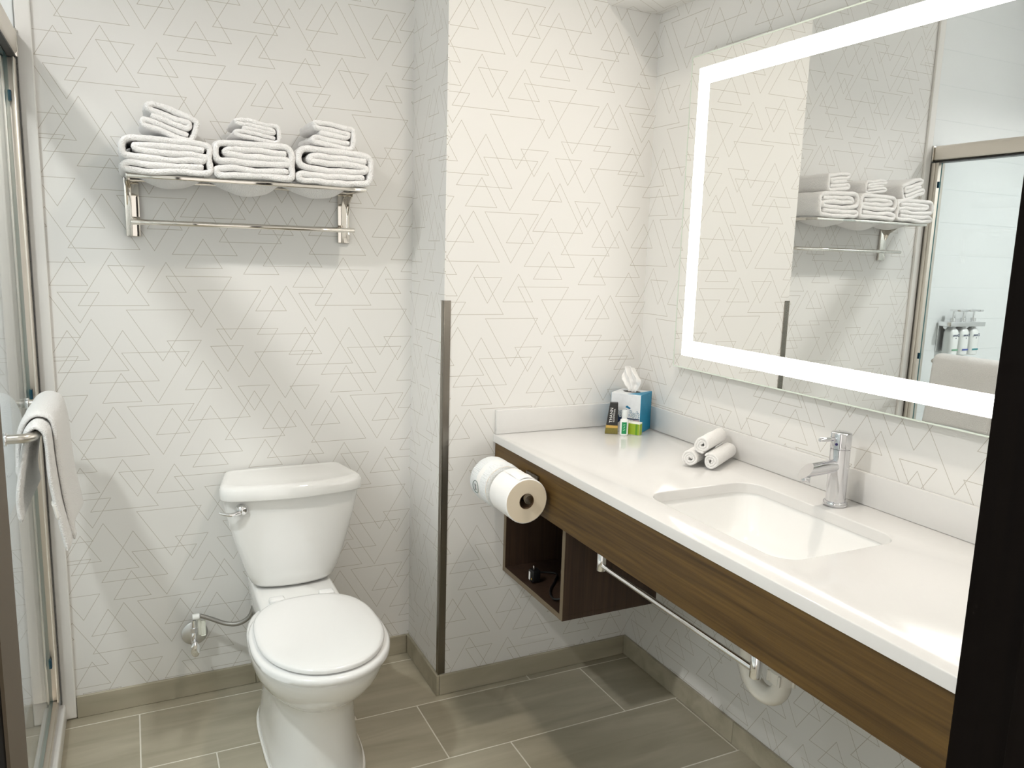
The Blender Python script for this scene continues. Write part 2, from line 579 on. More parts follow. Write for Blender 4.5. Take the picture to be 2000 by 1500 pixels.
# entry wall with the doorway the camera looks through
XD0, XD1, ZD = -0.062, 0.722, 2.06
bm = bmesh.new()
box(bm, XSH - 0.1, XD0 - 0.03, YF - 0.12, YF, 0, ZCEIL)
box(bm, XD1 + 0.03, XR, YF - 0.12, YF, 0, ZCEIL)
box(bm, XD0 - 0.03, XD1 + 0.03, YF - 0.12, YF, ZD + 0.03, ZCEIL)
o = fin('wall_front', bm, PAINT)
tag(o, 'painted entry wall around the doorway', kind='structure')
dj = thing('door_1', (XD0, YF - 0.06, 0), 'dark espresso door frame around the doorway', 'door frame')
dj['kind'] = 'structure'
del dj['category']
bm = B(XD1, XD1 + 0.028, YF - 0.135, YF + 0.006, 0, ZD, bev=0.002)
jr = fin('jamb', bm, DOORW, dj)
fin('door_stop', B(XD1 - 0.012, XD1 + 0.001, YF - 0.10, YF - 0.055, 0, ZD, bev=0.0015), DOORW, jr)
bm = B(XD0 - 0.028, XD0, YF - 0.135, YF + 0.006, 0, ZD, bev=0.002)
jl = fin('jamb', bm, DOORW, dj)
fin('taupe_edge', B(XD0 - 0.001, XD0 + 0.0015, YF - 0.048, YF + 0.005, 0, ZD), JAMBM, jl)  # taupe strip, lighter than the rest of the jamb
lf = fin('unseen_door_leaf', B(XD1 + 0.012, XD1 + 0.054, YF - 0.135 - 0.80, YF - 0.139, 0.008, ZD - 0.004, bev=0.002), DOORW, dj)  # unseen open leaf, added to block side light and darken metal reflections
bm = bmesh.new()
cyl(bm, (XD1 + 0.012, YF - 0.87, 0.95), (XD1 - 0.05, YF - 0.87, 0.95), 0.011)
tube(bm, [(XD1 - 0.045, YF - 0.87, 0.95), (XD1 - 0.045, YF - 0.80, 0.95), (XD1 - 0.045, YF - 0.75, 0.95)], 0.009)
fin('handle', bm, BRUSH, lf, smooth=40)
fin('door_head', B(XD0 - 0.028, XD1 + 0.028, YF - 0.135, YF + 0.006, ZD, ZD + 0.03, bev=0.002), DOORW, dj)

# shower shell
o = wbox('wall_shower_side', XSH - 0.1, XSH, YF - 0.12, YB + 0.1, 0, ZCEIL, WGROUT, lambda x, y, z: (y, z))
tag(o, 'white tiled shower side wall')
o2 = wbox('wall_shower_end', XSH, XS - 0.04, YB - 0.0052, YB + 0.1, 0, ZCEIL, WGROUT, lambda x, y, z: (x, z))
tag(o2, 'white tiled shower end wall behind the soap bottles')
ORG[o2.name] = Vector((0, 0, 0))
TH = 0.152
me = None
for k in range(-1, 18):
    z0 = 0.117 + TH * (k - 0) - 0.0
    z0 = max(z0, 0.02)
    z1 = min(0.117 + TH * (k + 1), ZCEIL) - 0.0015
    if z1 - z0 < 0.01: continue
    fin('tile', B(XSH + 0.002, XS - 0.041, YB - 0.006, YB - 0.0051, z0, z1, bev=0.0004, seg=1), WHITE_TILE, o2)
for k in range(-1, 18):
    z0 = max(0.117 + TH * k, 0.02)
    z1 = min(0.117 + TH * (k + 1), ZCEIL) - 0.0015
    if z1 - z0 < 0.01: continue
    for j in range(3):
        y0 = YF + 0.002 + j * 0.7
        fin('tile', B(XSH - 0.001, XSH + 0.008, y0, min(y0 + 0.6975, YB - 0.008), z0, z1, bev=0.0015, seg=1), WHITE_TILE, o)

# ceiling + soffit
o = wbox('ceiling', XSH - 0.1, XR + 0.1, YF - 0.12, YB + 0.1, ZCEIL, ZCEIL + 0.05, PAINT, lambda x, y, z: (x, y))
tag(o, 'plain white bathroom ceiling')
bm = bmesh.new()
prof = [(XR, ZSOF)] + [(XSOF + 0.03 + 0.03 * math.cos(math.radians(a)), ZSOF + 0.03 + 0.03 * math.sin(math.radians(a))) for a in range(270, 179, -15)] + [(XSOF, ZCEIL), (XR, ZCEIL)]
uvl = bm.loops.layers.uv.new('UV')
L = 0
acc = [0]
for a, b_ in zip(prof, prof[1:]):
    acc.append(acc[-1] + math.hypot(b_[0] - a[0], b_[1] - a[1]))
ya, yb = YF, YJ
for i in range(len(prof) - 1):
    P = [(prof[i][0], ya, prof[i][1]), (prof[i][0], yb, prof[i][1]), (prof[i + 1][0], yb, prof[i + 1][1]), (prof[i + 1][0], ya, prof[i + 1][1])]
    f = bm.faces.new([bm.verts.new(p) for p in P])
    for l, t in zip(f.loops, [(XR + .327 + YJ - ya, ZSOF - acc[i]), (XR + .327 + YJ - yb, ZSOF - acc[i]), (XR + .327, ZSOF - acc[i + 1]), (XR + .327 + YJ - ya, ZSOF - acc[i + 1])]): l[uvl].uv = t
bm.faces.new([bm.verts.new((p[0], ya, p[1])) for p in prof])
me = bpy.data.meshes.new('ceiling_soffit')
bm.to_mesh(me)
bm.free()
me.materials.append(WALLPAPER)
so = bpy.data.objects.new('ceiling_soffit', me)
COL.objects.link(so)
tag(so, 'wallpapered boxed-in soffit above the mirror wall', kind='structure')

# floor: grout bed with tiles as parts
fl = fin('floor', B(XS - 0.06, XR + 0.1, -0.9, YB + 0.1, -0.03, -0.0006), GROUT)
tag(fl, 'taupe wood-look stone tile floor with pale grout', kind='structure')
rows = [(2.2, 2.487, -0.031), (2.487, 2.80, 0.165 - 0.4), (1.913, 2.2, 0.165), (1.61, 1.913, 0.36), (1.31, 1.61, 0.556), (1.01, 1.31, 0.15), (0.71, 1.01, 0.35), (0.41, 0.71, 0.55), (0.11, 0.41, 0.15), (-0.19, 0.11, 0.35), (-0.49, -0.19, 0.55)]
g = 0.0018
for y0, y1, xo in rows:
    k0 = -3
    for k in range(k0, 5):
        x0, x1 = xo + 0.602 * k, xo + 0.602 * (k + 1)
        a, b_ = max(x0 + g, XS - 0.05), min(x1 - g, XR + 0.02)
        if b_ - a < 0.02: continue
        fin('tile', B(a, b_, y0 + g, min(y1 - g, YB + 0.02), -0.02, 0.0, bev=0.0008, seg=1), TILE, fl)

# baseboards (stone pieces)
def baseboard(name, p0, p1, n, label):
    p0, p1, n = Vector(p0), Vector(p1), Vector(n)
    d = p1 - p0
    L = d.length
    d.normalize()
    cnt = max(1, round(L / 0.6))
    root = bpy.data.objects.new(name, None)
    COL.objects.link(root)
    root.location = p0
    ORG[root.name] = p0
    tag(root, label, kind='structure')
    for k in range(cnt):
        a = p0 + d * (L * k / cnt + 0.0006)
        b_ = p0 + d * (L * (k + 1) / cnt - 0.0006)
        M = basis((0, 0, 0), d, n, (0, 0, 1))
        fin('base_tile', box(bmesh.new(), 0, (b_ - a).length, 0, 0.010, 0.0005, ZBASE, bev=0.0012, seg=1, mat=Matrix.Translation(a) @ M), TILE, root)
    return root

baseboard('baseboard_back', (XS + 0.001, YB, 0), (XJ - 0.0105, YB, 0), (0, -1, 0), 'taupe stone baseboard behind the toilet')
baseboard('baseboard_return', (XJ, YB - 0.0005, 0), (XJ, YJ - 0.0105, 0), (-1, 0, 0), 'short taupe stone baseboard on the wall return')
baseboard('baseboard_vanity_end', (XJ + 0.0005, YJ, 0), (XR - 0.0105, YJ, 0), (0, -1, 0), 'taupe stone baseboard below the shelf cubby')
baseboard('baseboard_right', (XR, YJ - 0.0005, 0), (XR, YF + 0.01, 0), (-1, 0, 0), 'taupe stone baseboard under the vanity along the mirror wall')

# white trim strip between wallpaper and shower
o = fin('trim_1', B(XS - 0.037, XS, YB - 0.013, YB, 0.004, ZCEIL - 0.005, bev=0.003), TRIMW)
tag(o, 'white vertical trim strip between wallpaper and shower', kind='structure')
# steel corner guard
bm = bmesh.new()
box(bm, XJ - 0.0025, XJ + 0.0, YJ - 0.0025, YJ + 0.019, ZBASE + 0.001, 1.288, bev=0.001, seg=1)
box(bm, XJ - 0.0025, XJ + 0.021, YJ - 0.0025, YJ + 0.0, ZBASE + 0.001, 1.288, bev=0.001, seg=1)
cyl(bm, (XJ - 0.0008, YJ - 0.0008, ZBASE + 0.001), (XJ - 0.0008, YJ - 0.0008, 1.288), 0.0026, n=12)
o = fin('trim_2', bm, STEEL, smooth=40)
tag(o, 'tall bronze-grey steel corner guard on the wall corner', kind='structure')

# ceiling lamps
for nm, lp, lb in (('ceiling_downlight', LAMP_ROOM, 'recessed ceiling downlight over the bathroom floor'), ('ceiling_downlight', LAMP_SHOWER, 'recessed ceiling downlight inside the shower')):
    t = thing(nm, (lp[0], lp[1], ZCEIL - 0.015), lb, 'downlight')
    bm = bmesh.new()
    lathe(bm, [(0.075, 0.0), (0.105, 0.0), (0.108, 0.006), (0.104, 0.0145), (0.078, 0.0145), (0.075, 0.0)], (lp[0], lp[1], ZCEIL - 0.015), n=40, cap=False)
    fin('trim_ring', bm, PAINT, t, smooth=40)
    bm = bmesh.new()
    lathe(bm, [(0.074, 0.008), (0.074, 0.0145)], (lp[0], lp[1], ZCEIL - 0.015), n=40)
    fin('diffuser', bm, LAMPG, t)

# ------------------------------------------------------------------ shower enclosure
pan = thing('shower_pan', (-0.66, 1.6, 0), 'white shower pan with raised threshold along the tile floor', 'shower pan')
fin('threshold', B(-0.335, -0.229, YF + 0.002, YB - 0.007, 0.0, 0.055, bev=0.006, seg=3), TRIMW, pan, smooth=40)
fin('base', B(XSH + 0.008, -0.334, YF + 0.002, YB - 0.007, 0.0, 0.022), TRIMW, pan)

sd = thing('shower_door', (-0.28, 1.5, 0.055), 'sliding clear glass shower door with brushed aluminium frame', 'shower door')
hd = fin('header_rail', B(-0.318, -0.236, YF + 0.004, YB - 0.022, 1.905, 1.972, bev=0.012, seg=4), ALU, sd, smooth=40)
bm = B(-0.319, -0.235, YB - 0.0215, YB - 0.0145, 1.903, 1.974, bev=0.003, seg=2)
fin('end_cap', bm, NICKEL, hd, smooth=40)
fin('seal', B(-0.300, -0.240, YF + 0.01, YB - 0.03, 1.899, 1.9045), GASKET, hd)
bm = bmesh.new()
box(bm, -0.310, -0.242, YB - 0.034, YB - 0.0065, 0.0845, 1.898, bev=0.003)
jb = fin('wall_jamb', bm, ALU, sd, smooth=40)
fin('jamb_lip', B(-0.2475, -0.2425, YB - 0.050, YB - 0.0345, 0.0845, 1.898, bev=0.0015), ALU, jb, smooth=40)
fin('bottom_track', B(-0.320, -0.246, YF + 0.004, YB - 0.0065, 0.0555, 0.084, bev=0.004), ALU, sd, smooth=40)
def pane(x, y0, y1):
    bm = bmesh.new()
    box(bm, x - 0.004, x + 0.004, y0, y1, 0.088, 1.897)
    bm.normal_update()
    for f in bm.faces:
        if abs(f.normal.x) < 0.5: f.material_index = 1
    return fin('glass_pane', bm, [GLASS, GLASS_EDGE], sd)
pane(XG, 1.42, YB - 0.053)
pane(-0.294, YF + 0.012, 1.56)
for z in (1.80, 1.012, 0.21):
    fin('bumper', B(XG - 0.007, XG + 0.008, YB - 0.0525, YB - 0.0375, z - 0.014, z + 0.014, bev=0.002), BUMPER, sd)
# towel bar on the outside of the glass
XB_, ZBAR, YB0, YB1 = -0.203, 1.005, 1.965, 2.392
pts = [(XG + 0.004, YB0, ZBAR), (XB_ - 0.03, YB0, ZBAR)]
for a in range(0, 91, 15):
    pts.append((XB_ - 0.03 + 0.03 * math.sin(math.radians(a)), YB0 + 0.03 - 0.03 * math.cos(math.radians(a)), ZBAR))
for a in range(0, 91, 15):
    pts.append((XB_ - 0.03 + 0.03 * math.cos(math.radians(a)), YB1 - 0.03 + 0.03 * math.sin(math.radians(a)), ZBAR))
pts.append((XG + 0.004, YB1, ZBAR))
tb = fin('towel_bar', tube(bmesh.new(), pts, 0.0105, n=18), BRUSH, sd, smooth=50)
for y in (YB0, YB1):
    fin('washer', cyl(bmesh.new(), (XG + 0.0042, y, ZBAR), (XG + 0.009, y, ZBAR), 0.015, ch=0.001), CHROME, tb, smooth=40)
    fin('washer', cyl(bmesh.new(), (XG - 0.0042, y, ZBAR), (XG - 0.012, y, ZBAR), 0.013, ch=0.001), CHROME, tb, smooth=40)

# ------------------------------------------------------------------ towels
def fuzz(bm, amp, sc_=18, seed=0):
    for v in bm.verts:
        p = v.co * sc_ + Vector((seed * 7.3, seed * 3.1, seed))
        v.co += Vector((noise.noise(p), 0.6 * noise.noise(p + Vector((31, 0, 0))), noise.noise(p + Vector((0, 47, 0))))) * amp

def ribbon(pts, half, y0, y1, ny=10, end=6):
    """cloth strip: centre line pts in xz, swept along y with rounded edges"""
    rings = []
    n = len(pts)
    for i, p in enumerate(pts):
        t = pts[min(i + 1, n - 1)] - pts[max(i - 1, 0)]
        t.normalize()
        nn = Vector((-t.z, 0, t.x))
        h = half * (0.65 if i in (0, n - 1) else 1.0)
        ring = []
        for k in range(end + 1):
            a = math.pi / 2 + math.pi * k / end
            ring.append(Vector((p.x, y0 + h + h * math.cos(a), p.z)) + nn * h * math.sin(a))
        for k in range(1, ny):
            ring.append(Vector((p.x, y0 + h + (y1 - y0 - 2 * h) * k / ny, p.z)) - nn * h)
        for k in range(end + 1):
            a = -math.pi / 2 + math.pi * k / end
            ring.append(Vector((p.x, y1 - h + h * math.cos(a), p.z)) + nn * h * math.sin(a))
        for k in range(1, ny):
            ring.append(Vector((p.x, y1 - h - (y1 - y0 - 2 * h) * k / ny, p.z)) + nn * h)
        rings.append(ring)
    return loft(bmesh.new(), rings)

FOLD_BATH = [(.80, .25), (.1, .245), (-.5, .255), (-.84, .245), (-.93, .165), (-.84, .085), (-.4, .083), (.3, .083), (.78, .09), (.925, .2), (.94, .5), (.91, .78), (.74, .905), (.2, .917), (-.5, .925), (-.84, .90), (-.93, .68), (-.86, .47), (-.5, .425), (.0, .41), (.5, .415), (.76, .44), (.825, .50), (.76, .565), (.4, .58), (-.2, .575), (-.58, .60), (-.68, .67), (-.58, .74), (-.1, .755), (.45, .745), (.80, .735)]
FOLD_HAND = [(.72, .30), (-.2, .30), (-.72, .30), (-.89, .2), (-.78, .105), (-.2, .10), (.70, .10), (.90, .26), (.91, .70), (.76, .885), (.2, .90), (-.6, .905), (-.86, .86), (-.90, .76), (-.74, .695), (.1, .69), (.55, .69), (.66, .60), (.52, .50), (-.1, .495), (-.66, .50)]

def towel(name, cx, z0, w_, h_, tilt, fold, half, y0, y1, label, group, seed, m=TERRY2, sag=None, skew=0.0):
    ca, sa = math.cos(math.radians(tilt)), math.sin(math.radians(tilt))
    rnd = random.Random(seed)
    P = []
    for x, z in fold:
        x = x + rnd.uniform(-.03, .03)
        z = z + rnd.uniform(-.022, .022) + skew * x
        X, Z = x * w_ / 2, z * h_
        P.append(Vector((cx + X * ca - Z * sa, 0, z0 + X * sa + Z * ca)))
    pts = crom(P, 7)
    bm = ribbon(pts, half, y0, y1)
    fuzz(bm, 0.0034, 22, seed)
    fuzz(bm, 0.0014, 150, seed)
    o = thing(name, (cx, (y0 + y1) / 2, z0), label, 'towel', group)
    f = fin('folded_cloth', bm, m, o, smooth=80)
    if sag:
        x0, x1, dz, zr = sag
        nx, ny = 22, 14
        top, bot = [], []
        bm = bmesh.new()
        rows_ = []
        for lay in (0, 1):
            rws = []
            for j in range(ny + 1):
                r = []
                for i in range(nx + 1):
                    u, v = i / nx, j / ny
                    e = (1 - abs(2 * u - 1) ** 2.6)
                    s = e * math.sin(math.pi * v) ** 0.8
                    z = zr - dz * s * (0.85 + 0.25 * noise.noise(Vector((u * 3, v * 2, seed)))) + (0.006 if lay == 0 else -0.002)
                    r.append(bm.verts.new((x0 + (x1 - x0) * u, YB - 0.196 + 0.172 * v, z)))
                rws.append(r)
            rows_.append(rws)
        A, C = rows_
        for j in range(ny):
            for i in range(nx):
                bm.faces.new((A[j][i], A[j][i + 1], A[j + 1][i + 1], A[j + 1][i]))
                bm.faces.new((C[j][i], C[j + 1][i], C[j + 1][i + 1], C[j][i + 1]))
        for i in range(nx):
            bm.faces.new((A[0][i], C[0][i], C[0][i + 1], A[0][i + 1]))
            bm.faces.new((A[ny][i], A[ny][i + 1], C[ny][i + 1], C[ny][i]))
        for j in range(ny):
            bm.faces.new((A[j][0], A[j + 1][0], C[j + 1][0], C[j][0]))
            bm.faces.new((A[j][nx], C[j][nx], C[j + 1][nx], A[j + 1][nx]))
        fin('sagging_underside', bm, m, o, smooth=80)
    return o

ZR = 1.606      # towel shelf rail height
YT0, YT1 = YB - 0.228, YB - 0.012
gb, gh = 'folded bath towels on the towel shelf', 'folded hand towels on top of the bath towels'
towel('bath_towel', 0.104, ZR + 0.0068, 0.226, 0.094, 0, FOLD_BATH, 0.0081, YT0, YT1, 'thick folded white bath towel at the left end of the chrome shelf', gb, 1, sag=(0.035, 0.195, 0.030, ZR + 0.006))
towel('bath_towel', 0.325, ZR + 0.0068, 0.216, 0.103, 0, FOLD_BATH, 0.0089, YT0, YT1, 'thick folded white bath towel in the middle of the chrome shelf', gb, 2, sag=(0.225, 0.405, 0.042, ZR + 0.006))
towel('bath_towel', 0.546, ZR + 0.0068, 0.218, 0.100, 0, FOLD_BATH, 0.0086, YT0, YT1, 'thick folded white bath towel at the right end of the chrome shelf', gb, 3, sag=(0.43, 0.60, 0.036, ZR + 0.006))
towel('hand_towel', 0.104, ZR + 0.108, 0.138, 0.072, -17, FOLD_HAND, 0.0076, YT0 + 0.012, YT1 - 0.01, 'small folded white towel tilted on top of the leftmost stack', gh, 4)
towel('hand_towel', 0.334, ZR + 0.1125, 0.128, 0.054, -7, FOLD_HAND, 0.0057, YT0 + 0.012, YT1 - 0.01, 'small folded white towel on top of the middle stack', gh, 5)
towel('hand_towel', 0.542, ZR + 0.1105, 0.126, 0.070, -6, FOLD_HAND, 0.0074, YT0 + 0.012, YT1 - 0.01, 'small folded white towel on top of the rightmost stack', gh, 6)

# towel shelf
ts = thing('towel_shelf', (0.32, YB, 1.45), 'polished chrome hotel towel shelf with towel bar above the toilet', 'towel shelf')
fr = fin('front_rail', B(0.003, 0.643, YB - 0.212, YB - 0.200, ZR - 0.006, ZR + 0.006, bev=0.003, seg=3), NICKEL, ts, smooth=40)
for yy in (0.150, 0.085, 0.028):
    if yy == 0.028:
        fin('rail', tube(bmesh.new(), [(0.01, YB - yy, ZR), (0.636, YB - yy, ZR)], 0.0045, n=12), NICKEL, ts, smooth=50)
for x in (0.0095, 0.6365):
    fin('side_rail', B(x - 0.0045, x + 0.0045, YB - 0.205, YB - 0.012, ZR - 0.006, ZR + 0.005, bev=0.002), NICKEL, ts, smooth=40)
for x in (0.017, 0.622):
    bm = B(x - 0.019, x + 0.019, YB - 0.012, YB - 0.0005, 1.450, ZR + 0.012, bev=0.002)
    bk = fin('bracket', bm, NICKEL, ts, smooth=40)
    prof = [(YB - 0.011, ZR - 0.004), (YB - 0.070, ZR - 0.006), (YB - 0.066, ZR - 0.014), (YB - 0.030, ZR - 0.035), (YB - 0.011, ZR - 0.07)]
    xa = x - 0.014 if x < 0.3 else x + 0.011
    fin('gusset', loft(bmesh.new(), [[(xa + dx, y, z) for y, z in prof] for dx in (0, 0.003)]), NICKEL, bk)
    fin('bar_post', cyl(bmesh.new(), (x, YB - 0.0115, 1.489), (x, YB - 0.093, 1.489), 0.006), NICKEL, bk, smooth=40)
bm = bmesh.new()
cyl(bm, (0.010, YB - 0.1, 1.489), (0.634, YB - 0.1, 1.489), 0.0075, ch=0.003)
fin('towel_bar', bm, NICKEL, ts, smooth=50)

# towel over the shower door bar
def drape(y0, y1, prof, half, ny, seed, edge=None):
    """prof: list of (x,z) along the cloth; returns closed sheet"""
    P = crom([Vector((x, 0, z)) for x, z in prof], 6)
    n = len(P)
    bm = bmesh.new()
    L = [[], []]
    for lay, sg in ((0, 1), (1, -1)):
        for i, p in enumerate(P):
            t = (P[min(i + 1, n - 1)] - P[max(i - 1, 0)]).normalized()
            nn = Vector((t.z, 0, -t.x)) * -1
            r = []
            for j in range(ny + 1):
                v = j / ny
                y = y0 + (y1 - y0) * v
                if edge: y = y0 + edge(p, i / n) * (1 - v) + (y1 - y0) * v
                hh = half * (0.35 if j in (0, ny) else (0.85 if j in (1, ny - 1) else 1)) * (0.5 if i in (0, n - 1) else 1)
                wob = 0.006 * max(0, (1.0 - p.z)) / 0.25 * math.sin(6.0 * v + seed + (2 if p.x < -0.21 else 0))
                r.append(bm.verts.new((p.x + nn.x * hh * sg + (wob if p.x > -0.21 else wob * .4), y, p.z + nn.z * hh * sg)))
            L[lay].append(r)
    A, C = L
    for i in range(n - 1):
        for j in range(ny):
            bm.faces.new((A[i][j], A[i][j + 1], A[i + 1][j + 1], A[i + 1][j]))
            bm.faces.new((C[i][j], C[i + 1][j], C[i + 1][j + 1], C[i][j + 1]))
    for i in range(n - 1):
        bm.faces.new((A[i][0], A[i + 1][0], C[i + 1][0], C[i][0]))
        bm.faces.new((A[i][ny], C[i][ny], C[i + 1][ny], A[i + 1][ny]))
    for j in range(ny):
        bm.faces.new((A[0][j], C[0][j], C[0][j + 1], A[0][j + 1]))
        bm.faces.new((A[-1][j], A[-1][j + 1], C[-1][j + 1], C[-1][j]))
    fuzz(bm, 0.002, 14, seed)
    return bm

ht = thing('hanging_towel', (XB_, 2.2, 0.73), 'white hand towel folded over the brushed bar on the shower door', 'towel')
inner = [(-0.240, 0.812), (-0.243, 0.87), (-0.232, 0.94), (-0.224, 0.985), (-0.218, 1.012), (-0.203, 1.0245), (-0.187, 1.012), (-0.183, 0.985), (-0.181, 0.92), (-0.176, 0.85), (-0.168, 0.79), (-0.160, 0.732)]
bm = drape(1.978, 2.352, inner, 0.0075, 26, 1)
hl = fin('under_layer', bm, TERRY, ht, smooth=80)
outer = [(-0.247, 0.90), (-0.246, 0.95), (-0.240, 0.995), (-0.226, 1.028), (-0.203, 1.0395), (-0.178, 1.028), (-0.169, 0.99), (-0.167, 0.92), (-0.163, 0.85), (-0.156, 0.79), (-0.149, 0.735)]
bm = drape(2.045, 2.356, outer, 0.0074, 24, 2.4, edge=lambda p, s: 0.0 if p.x < -0.2 else 0.02 * max(0, 1.0 - p.z))
fin('over_layer', bm, TERRY, ht, smooth=80)
fin('woven_band', drape(1.9775, 2.3525, [(-0.1795, 0.845), (-0.1765, 0.83), (-0.1735, 0.81)], 0.0079, 20, 1), BAND, ht, smooth=80)

# ------------------------------------------------------------------ toilet
XT = 0.420
to = thing('toilet', (XT, 2.2, 0), 'white two-piece porcelain toilet with closed lid', 'toilet')

def egg(z, hw, yf, yb, p=2.3, n=56, back=2.6, cx=XT):
    """egg outline: front at yf (towards camera), back at yb"""
    cy = yf + (yb - yf) * 0.50
    out = []
    for k in range(n):
        a = 2 * math.pi * k / n
        c, s = math.cos(a), math.sin(a)
        q = p if s < 0 else back
        x = hw * math.copysign(abs(c) ** (2 / q), c)
        y = (cy - yf if s < 0 else yb - cy) * math.copysign(abs(s) ** (2 / q), s)
        out.append(Vector((cx + x, cy + y, z)))
    return out

# bowl + pedestal
secs = [(0.004, .128, 1.885, 2.43, 2.8, 3.5), (0.02, .128, 1.887, 2.43, 2.8, 3.5), (0.035, .122, 1.90, 2.43, 2.7, 3.5), (0.08, .117, 1.915, 2.43, 2.6, 3.5), (0.15, .113, 1.925, 2.42, 2.5, 3.4), (0.20, .113, 1.925, 2.42, 2.5, 3.2), (0.228, .117, 1.915, 2.41, 2.4, 3.0), (0.242, .126, 1.898, 2.40, 2.3, 2.8), (0.262, .142, 1.868, 2.39, 2.2, 2.6), (0.29, .158, 1.832, 2.37, 2.15, 2.5), (0.325, .170, 1.800, 2.35, 2.15, 2.5), (0.355, .176, 1.784, 2.33, 2.15, 2.5), (0.372, .177, 1.780, 2.32, 2.15, 2.5), (0.380, .175, 1.783, 2.315, 2.15, 2.5), (0.383, .170, 1.790, 2.31, 2.15, 2.5)]
fin('bowl', loft(bmesh.new(), [egg(z, hw, a, b_, p, 56, q) for z, hw, a, b_, p, q in secs]), PORCELAIN, to, smooth=60)
# deck joining bowl to tank
rings = []
for z, i in ((0.25, 0.012), (0.30, 0.004), (0.388, 0.0), (0.397, 0.003), (0.400, 0.010)):
    rings.append(rrect(XT - 0.121 + i, XT + 0.117 - i, 2.19 + i, 2.535 - i, 0.028, z, 6))
fin('deck', loft(bmesh.new(), rings), PORCELAIN, to, smooth=60)
# caulk bead
rg = egg(0.003, .131, 1.882, 2.433, 2.8, 56, 3.5)
fin('caulk_bead', tube(bmesh.new(), rg + [rg[0]], 0.004, n=8), CAULK, to, smooth=60)
# tank
def tankring(z, hwb, hwf, yb, yfc, bulge, n=10, r=0.03):
    """D-shaped ring: flat back, wider bowed front"""
    P = []
    P.append(Vector((XT + 0.004 + hwb, yb, z)))
    P.append(Vector((XT + 0.004 - hwb, yb, z)))
    out = [Vector((XT + hwb * 0.5, yb, z)), Vector((XT - hwb * 0.5, yb, z))]
    def corner(c, a, b_):
        res = []
        for k in range(6):
            t = k / 5
            res.append((1 - t) ** 2 * a + 2 * t * (1 - t) * c + t * t * b_)
        return res
    bl = Vector((XT - hwb, yb, z)); fl_ = Vector((XT - hwf, yfc, z)); fr_ = Vector((XT + hwf, yfc, z)); br = Vector((XT + hwb, yb, z))
    def toward(a, b_, d):
        v = b_ - a
        return a + v.normalized() * min(d, v.length * 0.45)
    def front(t):
        return Vector((XT - hwf + 2 * hwf * t, yfc - bulge * (1 - (2 * t - 1) ** 2), z))
    out = [Vector((XT, yb, z))]
    out += corner(bl, toward(bl, br, 0.02), toward(bl, fl_, 0.02))
    out += corner(fl_, toward(fl_, bl, r), front(min(0.3, r / (2 * hwf))))
    for k in range(1, n):
        t = min(0.3, r / (2 * hwf))
        out.append(front(t + (1 - 2 * t) * k / n))
    out += corner(fr_, front(1 - min(0.3, r / (2 * hwf))), toward(fr_, br, r))
    out += corner(br, toward(br, fr_, 0.02), toward(br, bl, 0.02))
    return out
tk = []
for z, hb, hf, yf, bu in ((0.403, .100, .104, 2.385, .022), (0.408, .110, .117, 2.372, .026), (0.420, .117, .127, 2.364, .028), (0.445, .126, .139, 2.36, .029), (0.49, .138, .155, 2.358, .030), (0.56, .154, .176, 2.357, .031), (0.62, .166, .192, 2.356, .031), (0.665, .173, .202, 2.355, .031), (0.694, .176, .206, 2.355, .031)):
    tk.append(tankring(z, hb, hf, 2.528, yf, bu))
fin('tank', loft(bmesh.new(), tk), PORCELAIN, to, smooth=50)
ld = []
for z, hb, hf, yb, yf, bu in ((0.694, .172, .206, 2.530, 2.348, .032), (0.697, .181, .2165, 2.533, 2.337, .034), (0.700, .182, .218, 2.534, 2.336, .034), (0.727, .181, .2165, 2.534, 2.338, .034), (0.7335, .178, .213, 2.532, 2.342, .034), (0.737, .172, .206, 2.527, 2.349, .034), (0.7385, .166, .199, 2.522, 2.356, .033), (0.7375, .160, .192, 2.517, 2.362, .032), (0.7385, .120, .145, 2.49, 2.39, .025)):
    ld.append(tankring(z, hb, hf, yb, yf, bu, r=0.045))
fin('tank_lid', loft(bmesh.new(), ld), PORCELAIN, to, smooth=60)
# seat ring + lid
def eggs(z, k, grow=0.0, yf=1.767, yb=2.228, hw=.176):
    return egg(z, hw + grow, yf - grow, yb + grow * 0.5, 2.1, 60, 2.7)
fin('seat', loft(bmesh.new(), [eggs(0.385, 0, -.002), eggs(0.388, 0, .003), eggs(0.400, 0, .003), eggs(0.405, 0, -.002), eggs(0.406, 0, -.008)]), SEATP, to, smooth=60)
fin('lid', loft(bmesh.new(), [eggs(0.4105, 0, -.016), eggs(0.412, 0, -.012), eggs(0.419, 0, -.011), eggs(0.423, 0, -.014), eggs(0.4255, 0, -.022), eggs(0.4275, 0, -.045), eggs(0.429, 0, -.10)]), SEATP, to, smooth=60)
for sx in (-0.072, 0.072):
    fin('hinge_cap', B(XT + sx - 0.022, XT + sx + 0.022, 2.226, 2.258, 0.4005, 0.420, bev=0.006, seg=3), SEATP, to, smooth=60)
# flush lever
lv = fin('flush_lever', lathe(bmesh.new(), [(0.0, 0.021), (0.008, 0.020), (0.0145, 0.0155), (0.018, 0.008), (0.019, 0.0), (0.016, -0.002)][::-1], (0.268, 2.344, 0.668), (0.0, -1, 0), 28), CHROME, to, smooth=60)
pts = crom([Vector((0.262, 2.328, 0.664)), Vector((0.245, 2.325, 0.660)), Vector((0.228, 2.325, 0.661)), Vector((0.205, 2.331, 0.667))], 5)
bm = tube(bmesh.new(), pts, [0.0075 - 0.0035 * i / (len(pts) - 1) for i in range(len(pts))], n=12)
fin('paddle', bm, CHROME, lv, smooth=60)

